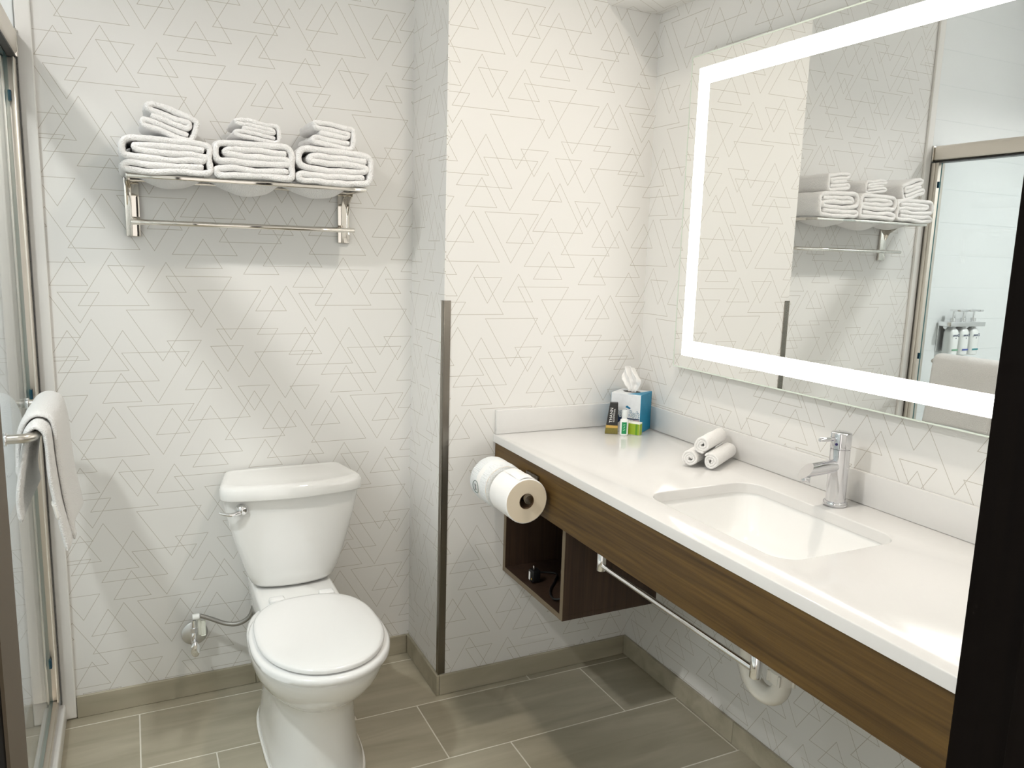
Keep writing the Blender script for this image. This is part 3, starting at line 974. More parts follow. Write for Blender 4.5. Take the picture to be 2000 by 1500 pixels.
# water supply stop
vs = thing('water_supply_stop', (0.134, YB, 0.205), 'chrome water supply stop with braided hose beside the toilet', 'supply valve')
VX, VZ = 0.134, 0.205
fin('escutcheon', lathe(bmesh.new(), [(0.039, 0.0), (0.039, 0.002), (0.035, 0.005), (0.012, 0.008), (0.008, 0.008)], (VX + 0.004, YB - 0.0005, VZ + 0.004), (0, -1, 0), 36), mat('satin_chrome', (0.72, 0.72, 0.72, 1), 0.35, 1.0), vs, smooth=40)
bm = bmesh.new()
cyl(bm, (VX, YB - 0.006, VZ), (VX, YB - 0.075, VZ), 0.0085, n=20)
cyl(bm, (VX, YB - 0.052, VZ - 0.004), (VX, YB - 0.052, VZ + 0.032), 0.0095, n=20, ch=0.001)
cyl(bm, (VX, YB - 0.052, VZ + 0.032), (VX, YB - 0.052, VZ + 0.047), 0.0115, n=6)
cyl(bm, (VX, YB - 0.052, VZ + 0.047), (VX, YB - 0.052, VZ + 0.072), 0.0075, n=18)
fin('valve_body', bm, CHROME, vs, smooth=40)
bm = bmesh.new()
lathe(bm, [(0.010, 0), (0.013, 0.003), (0.013, 0.009), (0.009, 0.012), (0.0, 0.0125)][:-1], (0, 0, 0), (0, 0, 1), 24)
for v in bm.verts:
    v.co = Vector((VX + v.co.x * 1.05, YB - 0.076 - v.co.z, VZ - 0.012 + v.co.y * 1.9))
hn = fin('oval_handle', bm, CHROME, vs, smooth=50)
fin('screw', cyl(bmesh.new(), (VX, YB - 0.0882, VZ - 0.010), (VX, YB - 0.0895, VZ - 0.010), 0.0035, n=14), BRUSH, hn)
bm = bmesh.new()
box(bm, VX + 0.010, VX + 0.020, YB - 0.051, YB - 0.048, VZ + 0.018, VZ + 0.074, bev=0.001)
box(bm, VX + 0.019, VX + 0.034, YB - 0.0505, YB - 0.0485, VZ + 0.014, VZ + 0.066, bev=0.004)
fin('paper_tag', bm, SOAPW, vs)
fin('elbow_nut', cyl(bmesh.new(), (VX - 0.004, YB - 0.052, VZ + 0.081), (VX + 0.017, YB - 0.052, VZ + 0.081), 0.0095, n=12, ch=0.0015), LOTION, vs, smooth=40)
hp = crom([Vector(p) for p in ((0.152, YB - 0.052, VZ + 0.083), (0.185, YB - 0.056, VZ + 0.068), (0.225, YB - 0.066, VZ + 0.050), (0.262, YB - 0.078, VZ + 0.048), (0.295, YB - 0.088, VZ + 0.070), (0.311, YB - 0.092, VZ + 0.115), (0.314, YB - 0.094, VZ + 0.160), (0.315, YB - 0.094, VZ + 0.197))], 8)
fin('braided_hose', tube(bmesh.new(), hp, 0.0070, n=14), BRAID, vs, smooth=60)

# ------------------------------------------------------------------ vanity
ct = thing('countertop', (1.3, 1.35, ZC), 'glossy white quartz vanity countertop with backsplash', 'countertop')
YC0 = YF + 0.012
SX0, SX1, SY0, SY1, SR = 1.112, 1.443, 1.062, 1.526, 0.055
bm = bmesh.new()
outer_ = [Vector((XC, YC0, ZC)), Vector((XR - 0.001, YC0, ZC)), Vector((XR - 0.001, YJ - 0.001, ZC)), Vector((XC, YJ - 0.001, ZC))]
hole = rrect(SX0, SX1, SY0, SY1, SR, ZC, 8)
eg = []
for loop in (outer_, hole):
    vs_ = [bm.verts.new(p) for p in loop]
    for i in range(len(vs_)): eg.append(bm.edges.new((vs_[i], vs_[(i + 1) % len(vs_)])))
bmesh.ops.triangle_fill(bm, use_beauty=True, edges=eg)
top = list(bm.faces)
r_ = bmesh.ops.extrude_face_region(bm, geom=top)
bmesh.ops.translate(bm, verts=[v for v in r_['geom'] if isinstance(v, bmesh.types.BMVert)], vec=(0, 0, -SLAB))
bmesh.ops.recalc_face_normals(bm, faces=bm.faces)
edges = [e for e in bm.edges if len(e.link_faces) == 2 and e.calc_face_angle(0) > 0.6 and abs(e.verts[0].co.z - ZC) < 1e-5 and abs(e.verts[1].co.z - ZC) < 1e-5]
bmesh.ops.bevel(bm, geom=edges, offset=0.003, segments=3, profile=0.5, affect='EDGES')
fin('slab', bm, QUARTZ, ct, smooth=35)
fin('backsplash', B(XR - 0.0155, XR - 0.001, YC0, YJ - 0.001, ZC + 0.0003, ZC + 0.0785, bev=0.002), QUARTZ, ct, smooth=35)
fin('side_splash', B(XC + 0.004, XR - 0.016, YJ - 0.0155, YJ - 0.001, ZC + 0.0003, ZC + 0.0785, bev=0.002), QUARTZ, ct, smooth=35)

# undermount basin
sk = thing('sink_basin', (1.28, 1.294, 0.72), 'white rectangular undermount sink set in the quartz countertop', 'sink')
rings = []
zt = ZC - SLAB - 0.0006
for i, z, r in ((-0.022, zt - 0.010, .075), (-0.022, zt, .075), (-0.004, zt, SR + .004), (-0.002, zt - 0.006, SR), (0.004, zt - 0.03, SR), (0.014, zt - 0.08, SR), (0.026, zt - 0.112, SR + .01), (0.048, zt - 0.128, SR + .02), (0.09, zt - 0.136, SR), (0.14, zt - 0.139, .025)):
    rings.append(rrect(SX0 + i, SX1 - i, SY0 + i, SY1 - i, min(r, (SX1 - SX0) / 2 - i - 0.001), z, 8))
bm = loft(bmesh.new(), rings, cap0=False)
bmesh.ops.recalc_face_normals(bm, faces=bm.faces)
skb = fin('bowl', bm, PORCELAIN, sk, smooth=50)
fin('drain', lathe(bmesh.new(), [(0.030, 0.0), (0.030, 0.002), (0.022, 0.003), (0.020, 0.001), (0.0195, 0.006), (0.012, 0.008)], ((SX0 + SX1) / 2, (SY0 + SY1) / 2, zt - 0.1387), n=30), CHROME, sk, smooth=40)

# wooden apron
ap = thing('vanity_apron', (XC + 0.016, 1.35, ZAP), 'walnut-look wooden apron panel under the countertop edge', 'vanity panel')
fin('panel', B(XC + 0.007, XC + 0.027, YC0, YJ - 0.0012, ZAP, ZC - SLAB - 0.0015, bev=0.001, seg=1), WOOD, ap)
fin('painted_gap_shade', B(XC + 0.0105, XC + 0.026, YC0 + 0.001, YJ - 0.002, ZC - SLAB - 0.0014, ZC - SLAB - 0.0003), BLACK, ap)  # black strip paints the shade in the gap below the slab

# cubby under the counter
CX0, CX1, CY0, CY1, CZ0, CZ1 = 1.047, 1.40, 1.832, YJ - 0.002, 0.398, ZC - SLAB - 0.002
cb = thing('shelf_cubby', ((CX0 + CX1) / 2, (CY0 + CY1) / 2, CZ0), 'dark wooden open cubby hanging under the far end of the vanity', 'cubby shelf')
T = 0.016
X0c = XC + 0.0275
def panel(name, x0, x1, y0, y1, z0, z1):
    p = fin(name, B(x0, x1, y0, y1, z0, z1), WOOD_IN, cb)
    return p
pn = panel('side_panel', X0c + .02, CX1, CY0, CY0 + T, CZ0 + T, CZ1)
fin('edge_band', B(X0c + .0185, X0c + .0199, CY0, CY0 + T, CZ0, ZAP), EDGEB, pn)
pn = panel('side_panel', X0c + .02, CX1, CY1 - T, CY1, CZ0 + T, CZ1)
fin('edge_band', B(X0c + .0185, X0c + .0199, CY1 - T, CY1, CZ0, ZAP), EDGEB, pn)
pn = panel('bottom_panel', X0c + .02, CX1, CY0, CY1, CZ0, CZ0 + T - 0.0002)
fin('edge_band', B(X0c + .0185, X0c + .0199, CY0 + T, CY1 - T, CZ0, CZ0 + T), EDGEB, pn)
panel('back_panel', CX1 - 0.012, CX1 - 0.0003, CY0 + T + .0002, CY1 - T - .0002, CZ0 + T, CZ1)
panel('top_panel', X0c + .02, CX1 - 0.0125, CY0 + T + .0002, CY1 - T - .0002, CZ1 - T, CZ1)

# hair dryer with plug inside the cubby
hdz = CZ0 + T
hd_ = thing('hair_dryer', (1.16, 1.98, hdz), 'black hair dryer with corded plug lying in the dark cubby', 'hair dryer')
bm = bmesh.new()
lathe(bm, [(0.022, -0.09), (0.026, -0.085), (0.028, -0.03), (0.034, 0.03), (0.036, 0.075), (0.030, 0.088), (0.012, 0.092)], (1.23, 1.96, hdz + 0.036), (0.3, -1, 0), 28)
bd = fin('barrel', bm, BLACK, hd_, smooth=50)
bm = bmesh.new()
tube(bm, [(1.24, 1.935, hdz + 0.034), (1.20, 1.925, hdz + 0.030), (1.155, 1.915, hdz + 0.022), (1.125, 1.905, hdz + 0.018)], [0.018, 0.017, 0.016, 0.013], n=16)
fin('handle', bm, BLACK, hd_, smooth=50)
pts = crom([Vector(p) for p in ((1.125, 1.905, hdz + 0.017), (1.10, 1.93, hdz + 0.006), (1.12, 1.99, hdz + 0.004), (1.17, 2.05, hdz + 0.004), (1.20, 2.10, hdz + 0.004), (1.15, 2.13, hdz + 0.005), (1.115, 2.095, hdz + 0.02))], 8)
fin('cord', tube(bmesh.new(), pts, 0.0034, n=10), BLACK, hd_, smooth=60)
plug = fin('plug', B(1.095, 1.125, 2.062, 2.092, hdz + 0.001, hdz + 0.042, bev=0.005, seg=3), BLACK, hd_, smooth=50)
fin('warning_label', B(1.0945, 1.0955, 2.078, 2.087, hdz + 0.008, hdz + 0.034), WHITEINK, plug)
fin('reset_button', B(1.0943, 1.0955, 2.066, 2.070, hdz + 0.012, hdz + 0.018), GOLD, plug)
for zz in (0.0, ):
    fin('prong', B(1.104, 1.1055, 2.070, 2.077, hdz + 0.0415, hdz + 0.055), CHROME, plug)

# chrome rail below the apron
tr = thing('under_counter_rail', (1.047, 1.32, 0.655), 'slim chrome towel rail hanging below the wooden apron', 'towel rail')
fin('rail', cyl(bmesh.new(), (1.046, 1.597, 0.662), (1.046, 1.055, 0.662), 0.0065, n=18), CHROME, tr, smooth=40)
for y in (1.600, 1.047):
    fin('post', cyl(bmesh.new(), (1.046, y, 0.648), (1.046, y, ZAP + 0.03 if False else ZAP - 0.0003), 0.0115, n=24, ch=0.001), CHROME, tr, smooth=40)

# p-trap
pt = thing('drain_trap', (1.29, 1.27, 0.40), 'white plastic drain trap under the sink', 'drain pipe')
bm = bmesh.new()
TX = 1.290
arc = [(TX, 1.285, 0.60), (TX, 1.285, 0.50)]
CY_, CZ_, RR = 1.262, 0.495, 0.055
arc = [(TX, CY_ - RR, 0.585)]
for a in range(180, 361, 15):
    arc.append((TX, CY_ + RR * math.cos(math.radians(a)), CZ_ + RR * math.sin(math.radians(a))))
arc.append((TX, CY_ + RR, 0.56))
for a in range(0, 91, 18):
    arc.append((TX + 0.04 - 0.04 * math.cos(math.radians(a)), CY_ + RR, 0.58 + 0.04 * math.sin(math.radians(a))))
arc.append((XR - 0.001, CY_ + RR, 0.62))
ub = fin('u_bend', tube(bm, arc, 0.0215, n=22), PVC, pt, smooth=60)
def nut(c, ax):
    bm = bmesh.new()
    c = Vector(c)
    lathe(bm, [(0.0225, -0.016), (0.030, -0.014), (0.031, 0.012), (0.027, 0.016), (0.0225, 0.016)], c, ax, 32)
    u, v = frame(Vector(ax))
    for k in range(6):
        a = k * math.pi / 3
        p = c + (math.cos(a) * u + math.sin(a) * v) * 0.0325
        box(bm, -0.003, 0.003, -0.004, 0.004, -0.013, 0.012, bev=0.001, seg=1, mat=Matrix.Translation(p) @ Matrix.Rotation(a, 4, 'Z'))
    fin('slip_nut', bm, PVC, pt, smooth=40)
nut((TX, CY_ - RR, 0.513), (0, 0, 1))
nut((TX, CY_ + RR, 0.548), (0, 0, 1))
fin('tailpiece', tube(bmesh.new(), [(TX, CY_ - RR, 0.584), (TX, CY_ - RR, 0.62), (1.279, 1.27, 0.66), (1.2775, 1.29, 0.68), (1.2775, 1.294, 0.697)], 0.0185, n=18), PVC, pt, smooth=60)
fin('wall_flange', lathe(bmesh.new(), [(0.045, 0), (0.045, 0.002), (0.03, 0.006), (0.022, 0.006)], (XR - 0.0006, CY_ + RR, 0.62), (-1, 0, 0), 30), CHROME, pt, smooth=40)

# faucet
FX, FY = 1.497, 1.292
fa = thing('faucet', (FX, FY, ZC), 'polished chrome single-lever basin faucet behind the sink', 'faucet')
fin('base_ring', lathe(bmesh.new(), [(0.0265, 0.0003), (0.0275, 0.002), (0.0275, 0.009), (0.0255, 0.0115), (0.0235, 0.0115)], (FX, FY, ZC), n=40), FCHROME, fa, smooth=40)
fin('body', cyl(bmesh.new(), (FX, FY, ZC + 0.010), (FX, FY, ZC + 0.1385), 0.0228, n=48), FCHROME, fa, smooth=40)
cap_ = fin('lever_cap', lathe(bmesh.new(), [(0.0215, 0.139), (0.0215, 0.1405), (0.0232, 0.1415), (0.0232, 0.1755), (0.0225, 0.1775), (0.021, 0.1785)], (FX, FY, ZC), n=48), FCHROME, fa, smooth=40)
fin('lever', tube(bmesh.new(), [(FX - 0.018, FY, ZC + 0.163), (FX - 0.045, FY, ZC + 0.164), (FX - 0.068, FY, ZC + 0.165), (FX - 0.070, FY, ZC + 0.165)], [0.0045, 0.0048, 0.0053, 0.004], n=16), FCHROME, cap_, smooth=50)
fin('temperature_dot', cyl(bmesh.new(), (FX - 0.0219, FY - 0.007, ZC + 0.152), (FX - 0.0229, FY - 0.0074, ZC + 0.152), 0.0032, n=16), RED, cap_)
# spout with slanted cut end
bm = bmesh.new()
u = Vector((-1, 0, -0.045)).normalized()
rings = []
r0 = 0.0158
zc_ = ZC + 0.098
n = 32
for s, cut in ((0.0, 0), (0.05, 0), (0.078, 0), (0.112, 1)):
    ring = []
    for k in range(n):
        a = 2 * math.pi * k / n
        yy, zz = r0 * math.cos(a), r0 * math.sin(a)
        ss = s
        if cut: ss = 0.112 - 0.034 * (zz / r0 * 0.5 + 0.5)
        p = Vector((FX - 0.010, FY, zc_)) + u * ss + Vector((0, yy, zz))
        ring.append(p)
    rings.append(ring)
spo = fin('spout', loft(bm, rings), FCHROME, fa, smooth=40)
fin('aerator', cyl(bmesh.new(), (FX - 0.104, FY, zc_ - 0.0175), (FX - 0.105, FY, zc_ - 0.0315), 0.0108, n=24, ch=0.001), FCHROME, spo, smooth=40)
fin('lift_rod', tube(bmesh.new(), [(FX + 0.030, FY, ZC + 0.0005), (FX + 0.030, FY, ZC + 0.085), (FX + 0.030, FY, ZC + 0.0855), (FX + 0.030, FY, ZC + 0.096)], [0.0025, 0.0025, 0.005, 0.005], n=14), FCHROME, fa, smooth=40)

# toilet paper holder and rolls
hx, hz = 0.957, 0.763
hl_ = thing('paper_holder', (XC + 0.006, 1.96, 0.78), 'dark chrome double toilet paper holder on the wooden apron', 'paper holder')
fin('mount_plate', B(XC - 0.003, XC + 0.0068, 1.925, 1.995, 0.765, 0.808, bev=0.002), STEEL, hl_, smooth=40)
fin('arm', B(hx - 0.006, XC - 0.0031, 1.9665, 1.9805, hz - 0.0, hz + 0.014, bev=0.002), STEEL, hl_, smooth=40)
bm = bmesh.new()
fin('rod', cyl(bm, (hx, 1.838, hz + 0.0085), (hx, 2.125, hz + 0.0085), 0.0130, n=24, ch=0.0015), STEEL, hl_, smooth=40)
RO, RI = 0.064, 0.021
rc = hz + 0.0085 + 0.0128 - RI     # rolls hang on the rod
def roll(name, y0, y1, label, wrap):
    t = thing(name, (hx, (y0 + y1) / 2, rc - RO), label, 'toilet paper', 'toilet rolls on the double holder')
    prof = [(RI + .0012, 0), (RO - .003, 0), (RO, .003), (RO, y1 - y0 - .003), (RO - .003, y1 - y0), (RI + .0012, y1 - y0)]
    bm = bmesh.new()
    u_ = 0
    n = 48
    rings = []
    for r, s in prof:
        rings.append([Vector((hx + r * math.cos(2 * math.pi * k / n), y0 + s, rc + r * math.sin(2 * math.pi * k / n))) for k in range(n)])
    loft(bm, rings, closed=True)
    for f in bm.faces:
        c = f.calc_center_median()
        if c.y < y0 + 1e-4 or c.y > y1 - 1e-4: f.material_index = 1
    fin('paper', bm, [PAPER, PAPER_END], t, smooth=40)
    bm = bmesh.new()
    rings = []
    for r, s in ((RI, -.0005), (RI + .001, -.0005), (RI + .001, y1 - y0 + .0005), (RI, y1 - y0 + .0005)):
        rings.append([Vector((hx + r * math.cos(2 * math.pi * k / n), y0 + s, rc + r * math.sin(2 * math.pi * k / n))) for k in range(n)])
    loft(bm, rings, closed=True)
    fin('core', bm, CARD, t, smooth=40)
    return t
t1 = roll('toilet_roll', 1.852, 1.962, 'opened white toilet paper roll nearest the camera on the holder', False)
# loose folded sheet on the front roll
bm = bmesh.new()
rows_ = []
for i in range(11):
    a = math.radians(35 + 75 * i / 10)
    rows_.append([(a, 1.856 + 0.102 * (0.5 + (0.5 * (j / 6 * 2 - 1)) * (1 if i > 5 else 0.25 + 0.75 * i / 5))) for j in range(7)])
R_ = [[bm.verts.new((hx + (RO + .0016 + .0012 * math.sin(j * 1.5 + i)) * math.cos(a), y, rc + (RO + .0016 + .0012 * math.sin(j * 1.5 + i)) * math.sin(a))) for j, (a, y) in enumerate(r)] for i, r in enumerate(rows_)]
for i in range(10):
    for j in range(6):
        bm.faces.new((R_[i][j], R_[i][j + 1], R_[i + 1][j + 1], R_[i + 1][j]))
fin('folded_sheet', bm, PAPER, t1, smooth=60)
t2 = roll('toilet_roll', 1.995, 2.100, 'wrapped spare toilet paper roll against the wallpapered wall', True)
# wrapper: slightly crumpled skin around the spare roll
bm = bmesh.new()
rings = []
n = 56
for s, r in ((-.003, .030), (-.003, .052), (.001, RO - .001), (.006, RO + .003), (.03, RO + .004), (.055, RO + .0035), (.08, RO + .004), (.100, RO + .003), (.106, RO - .001), (.1085, .052), (.1085, .030)):
    rings.append([Vector((hx + (r + .0012 * noise.noise(Vector((math.cos(2 * math.pi * k / n) * 4, s * 60, math.sin(2 * math.pi * k / n) * 4)))) * math.cos(2 * math.pi * k / n), 1.995 + s, rc + (r + .0012 * noise.noise(Vector((math.cos(2 * math.pi * k / n) * 4, s * 60, math.sin(2 * math.pi * k / n) * 4)))) * math.sin(2 * math.pi * k / n))) for k in range(n)])
loft(bm, rings, False, False)
for f in bm.faces:
    c = f.calc_center_median()
    if 2.028 < c.y < 2.052: f.material_index = 1
wr = fin('wrapper', bm, [WRAP, PAPER], t2, smooth=50)
# round sticker seal on the wrapper, facing the camera side
bm = bmesh.new()
sang = math.radians(186)
rr0 = RO + 0.0058
def stick(r, a):
    da = r * math.sin(a) / rr0
    return Vector((hx + rr0 * math.cos(sang + da), 2.048 + r * math.cos(a), rc + rr0 * math.sin(sang + da)))
tube(bm, [stick(0.019, 2 * math.pi * k / 36) for k in range(37)], 0.0009, n=6)
M_ = basis((hx - rr0 - 0.0003, 2.048, rc - 0.0068), (0, -1, 0), (0, 0, 1), (-1, 0, 0))
fin('seal_ring', bm, mat('grey_green_ink', srgb(110, 128, 122), 0.6), wr)
bm = bmesh.new()
for row, (yy, amp, ln) in enumerate(((2.052, 0.0022, 0.020), (2.045, 0.0016, 0.016))):
    pp = []
    for k in range(33):
        t = k / 32
        dz = (t - 0.5) * ln
        a_ = sang + dz / rr0
        pp.append((hx + rr0 * math.cos(a_), yy + amp * math.sin(t * 30) * (0.5 + 0.5 * math.sin(t * 7 + row)), rc + rr0 * math.sin(a_)))
    tube(bm, pp, 0.0006, n=5)
fin('script_mark', bm, BLACKCARD, wr)

# ------------------------------------------------------------------ lit mirror
XM, YM0, YM1, ZM0, ZM1 = 1.546, 0.57, 2.0115, 1.097, 2.028
mi = thing('backlit_mirror', (XM, (YM0 + YM1) / 2, ZM0), 'large rectangular mirror with glowing light strip border', 'mirror')
fin('housing', B(XM + 0.006, XR - 0.0005, YM0 + 0.06, YM1 - 0.06, ZM0 + 0.06, ZM1 - 0.06), BACK, mi)
bm = B(XM, XM + 0.006, YM0, YM1, ZM0, ZM1)
bm.normal_update()
for f in bm.faces:
    if f.normal.x > -0.5: f.material_index = 1
fin('mirror_glass', bm, [MIRROR, GEDGE], mi)
for (y0, y1, z0, z1) in ((YM0, YM1, ZM1 - 0.0035, ZM1), (YM0, YM1, ZM0, ZM0 + 0.0035), (YM0, YM0 + 0.0035, ZM0 + 0.0035, ZM1 - 0.0035), (YM1 - 0.0035, YM1, ZM0 + 0.0035, ZM1 - 0.0035)):
    fin('polished_edge', B(XM - 0.0006, XM - 0.0001, y0, y1, z0, z1), GEDGE, mi)
ins, wd = 0.040, 0.048
a0, a1, b0, b1 = YM0 + ins, YM1 - ins, ZM0 + ins, ZM1 - ins
for (y0, y1, z0, z1) in ((a0, a1, b1 - wd, b1), (a0, a1, b0, b0 + wd), (a0, a0 + wd, b0 + wd, b1 - wd), (a1 - wd, a1, b0 + wd, b1 - wd)):
    fin('light_strip', B(XM - 0.0012, XM - 0.0002, y0, y1, z0, z1), LED, mi)

# ------------------------------------------------------------------ rolled washcloths
def washcloth(name, p0, p1, r, label, seed):
    p0, p1 = Vector(p0), Vector(p1)
    ax = (p1 - p0)
    L_ = ax.length
    ax.normalize()
    side = Vector((-ax.y, ax.x, 0)).normalized()
    upv = Vector((0, 0, 1))
    turns = 2.6
    half = 0.0036
    pts = []
    N_ = 96
    for i in range(N_ + 1):
        t = i / N_
        a = -math.pi / 2 - 0.15 + 2 * math.pi * turns * (1 - t) + seed
        rad = (r - half) - (r - half - 0.0042) * t
        rad *= (1 + 0.04 * math.sin(3 * a + seed))
        pts.append(Vector((rad * math.cos(a), 0, rad * math.sin(a))))
    bm = ribbon(pts, half, 0, L_, ny=8, end=6)
    fuzz(bm, 0.0014, 45, seed)
    zmin = min(v.co.z for v in bm.verts)
    for v in bm.verts:
        c = v.co.copy()
        v.co = p0 + side * -c.x + ax * c.y + upv * c.z
    t_ = thing(name, (p0 + p1) / 2 - Vector((0, 0, r)), label, 'washcloth', 'rolled washcloths beside the sink')
    fin('rolled_cloth', bm, TERRY, t_, smooth=80)
    return t_
wr_ = 0.0248
zr = ZC + wr_ + 0.0008
dirv = Vector((0.85, 0.527, 0)).normalized()
A0 = Vector((1.408, 1.640, zr))
sd_ = Vector((-dirv.y, dirv.x, 0))
B0 = A0 + sd_ * 0.057 + dirv * -0.006
C0 = (A0 + B0) / 2 + Vector((0, 0, 0.0405)) + dirv * 0.006
washcloth('rolled_washcloth', A0, A0 + dirv * 0.162, wr_, 'rolled white washcloth of the pile lying nearest the faucet', 0.4)
washcloth('rolled_washcloth', B0, B0 + dirv * 0.158, wr_, 'rolled white washcloth of the pile lying nearest the tissue box', 1.7)
washcloth('rolled_washcloth', C0, C0 + dirv * 0.160, wr_, 'rolled white washcloth on top of the small pile', 2.9)

# ------------------------------------------------------------------ tissue box and toiletries
TO = Vector((1.478, 2.077, ZC))
e1 = Vector((0.574, -0.819, 0)).normalized()
en = Vector((-e1.y, e1.x, 0)) * -1      # outward normal of the printed face
if en.x > 0: en = -en
S, HT = 0.104, 0.128
tbx = thing('tissue_box', TO + (-e1 - en) * S / 2, 'white and teal cube tissue box with a tissue sticking out', 'tissue box')
MB_ = basis(TO, e1, -en, (0, 0, 1))       # local x along face, y into the box, z up
bm = bmesh.new()
box(bm, -S, 0, 0, S, 0.0005, HT, bev=0.001, seg=1, mat=MB_)
bm.normal_update()
for f in bm.faces:
    nrm = f.normal
    if nrm.dot(e1) > 0.5 or nrm.dot(-e1) > 0.5: f.material_index = 1
bx = fin('carton', bm, [WHITEBOX, TEALBOX], tbx)
# curved teal wedge on the top
bm = bmesh.new()
crv = [(-S * 0.42, 0.002)] + [(-S * (0.42 - 0.40 * t) + 0.0, 0.002 + (S - 0.004) * (t ** 1.8)) for t in (0.15, .3, .45, .6, .75, .9, 1)]
poly = [(0 - .001, 0.002)] + [(-.001, S - .002)] + [(-S * 0.05, S - .002), (-S * .18, S * .62), (-S * .32, S * .3), (-S * .47, .002)]
loft(bm, [[MB_ @ Vector((x, y, HT + dz)) for x, y in poly] for dz in (0.0001, 0.0004)])
fin('top_print', bm, TEALBOX, bx)
# opening
bm = bmesh.new()
loft(bm, [[MB_ @ Vector((-S / 2 + 0.030 * math.cos(2 * math.pi * k / 28), S / 2 + 0.018 * math.sin(2 * math.pi * k / 28), HT + dz)) for k in range(28)] for dz in (0.0002, 0.0007)])
fin('opening', bm, BLACKCARD, bx)
# lettering on the printed face
def facem(x, z, off=0.0006):
    return basis(TO + e1 * x + en * off + Vector((0, 0, z)), e1, (0, 0, 1), en)
text('Angel Soft', 0.030, BLUEINK, bx, facem(-0.051, 0.064) @ Matrix.Rotation(math.radians(-4), 4, 'Z'), bold=0.0013, sx=0.70)
text('Angel Soft', 0.030, WHITEINK, bx, facem(-0.051, 0.064, 0.0010) @ Matrix.Rotation(math.radians(-4), 4, 'Z'), bold=0.0, sx=0.70)
bm = bmesh.new()
loft(bm, [[facem(0, 0, o_) @ Vector(p + (0,)) for p in ((-0.052, .084), (-.047, .090), (-.040, .086), (-.034, .083), (-.036, .079), (-.044, .081))] for o_ in (0.0003, 0.0007)])
fin('wing_mark', bm, BLUEINK, bx)
bm = bmesh.new()
loft(bm, [[facem(0, 0, o_) @ Vector(p + (0,)) for p in ((-S + .001, .030), (-S + .001, .052), (-.075, .055), (-.04, .049), (-.002, .049), (-.002, .046), (-.03, .045), (-.06, .044), (-.075, .030))] for o_ in (0.0003, 0.0006)])
fin('blue_band_print', bm, DKBLUE, bx)
bm = bmesh.new()
loft(bm, [[facem(0, 0, o_) @ Vector(p + (0,)) for p in ((-.026, .022), (-.026, .038), (-.022, .044), (-.002, .044), (-.002, .022))] for o_ in (0.0003, 0.0006)])
fin('mauve_print', bm, MAUVE, bx)
# tissue
bm = bmesh.new()
tc0 = MB_ @ Vector((-S / 2, S / 2, HT))
nz, na = 16, 40
R_ = []
for i in range(nz + 1):
    s = i / nz
    wdt = 0.011 + 0.032 * (s ** 0.75) - 0.020 * max(0, s - 0.55) / 0.45
    row = []
    for k in range(na + 1):
        a = k / na
        th = (a - 0.5) * 2
        ru = wdt * th
        fold = 0.010 * math.sin(a * 15 + s * 4) * (0.35 + 0.65 * s) + 0.006 * noise.noise(Vector((a * 6, s * 5, 2.0)))
        tipz = 0.094 * s - 0.030 * s * s * (abs(th) ** 1.5) + 0.006 * math.sin(a * 9) * s
        lean = -0.010 * s
        p = tc0 + e1 * (ru + lean + 0.004 * math.sin(s * 5)) + en * fold + Vector((0, 0, tipz - 0.004))
        row.append(bm.verts.new(p))
    R_.append(row)
for i in range(nz):
    for k in range(na):
        bm.faces.new((R_[i][k], R_[i][k + 1], R_[i + 1][k + 1], R_[i + 1][k]))
fin('tissue', bm, PAPER, tbx, smooth=60)

# soap carton
sp_ = thing('soap_carton', TO + e1 * -0.02 + en * 0.015, 'small lime green and white soap carton in front of the tissue box', 'soap box')
MS = basis(TO, e1, en, (0, 0, 1))
cs = fin('carton', box(bmesh.new(), -0.052, 0.010, 0.004, 0.027, 0.0004, 0.0425, bev=0.0008, seg=1, mat=MS), SOAPW, sp_)
fin('green_panel', box(bmesh.new(), -0.050, 0.0095, 0.027, 0.0274, 0.002, 0.038, mat=MS), LIME, cs)
fin('dark_green_stripe', box(bmesh.new(), -0.004, 0.003, 0.0274, 0.0277, 0.002, 0.038, mat=MS), GREEND, cs)
fin('end_panel', box(bmesh.new(), 0.010, 0.0103, 0.005, 0.0265, 0.002, 0.038, mat=MS), LIME, cs)

# lotion bottle
pb = TO + e1 * -0.037 + en * 0.044
lo = thing('lotion_bottle', pb, 'small white lotion bottle with green label and clear cap', 'bottle')
lathe_bm = bmesh.new()
lathe(lathe_bm, [(0.0120, 0.0004), (0.0135, 0.002), (0.0138, 0.006), (0.0138, 0.046), (0.0128, 0.0515), (0.0086, 0.0545), (0.0084, 0.058)], pb, n=32)
bt = fin('bottle_body', lathe_bm, LOTION, lo, smooth=40)
fin('cap', lathe(bmesh.new(), [(0.0082, 0.0575), (0.0094, 0.058), (0.0091, 0.081), (0.0082, 0.0825)], pb, n=28), CAPC, lo, smooth=40)
bm = bmesh.new()
rings = []
face_a = math.atan2(-pb.y, -pb.x) + 0.2
for z in (0.007, 0.0455):
    rings.append([pb + Vector((rr_ * math.cos(face_a + a), rr_ * math.sin(face_a + a), z)) for rr_, a in [(0.01405, -0.75 + 1.2 * k / 10) for k in range(11)] + [(0.01385, 0.45 - 1.2 * k / 10) for k in range(11)]])
loft(bm, rings)
lb_ = fin('label', bm, GREENL, bt, smooth=40)
bm = bmesh.new()
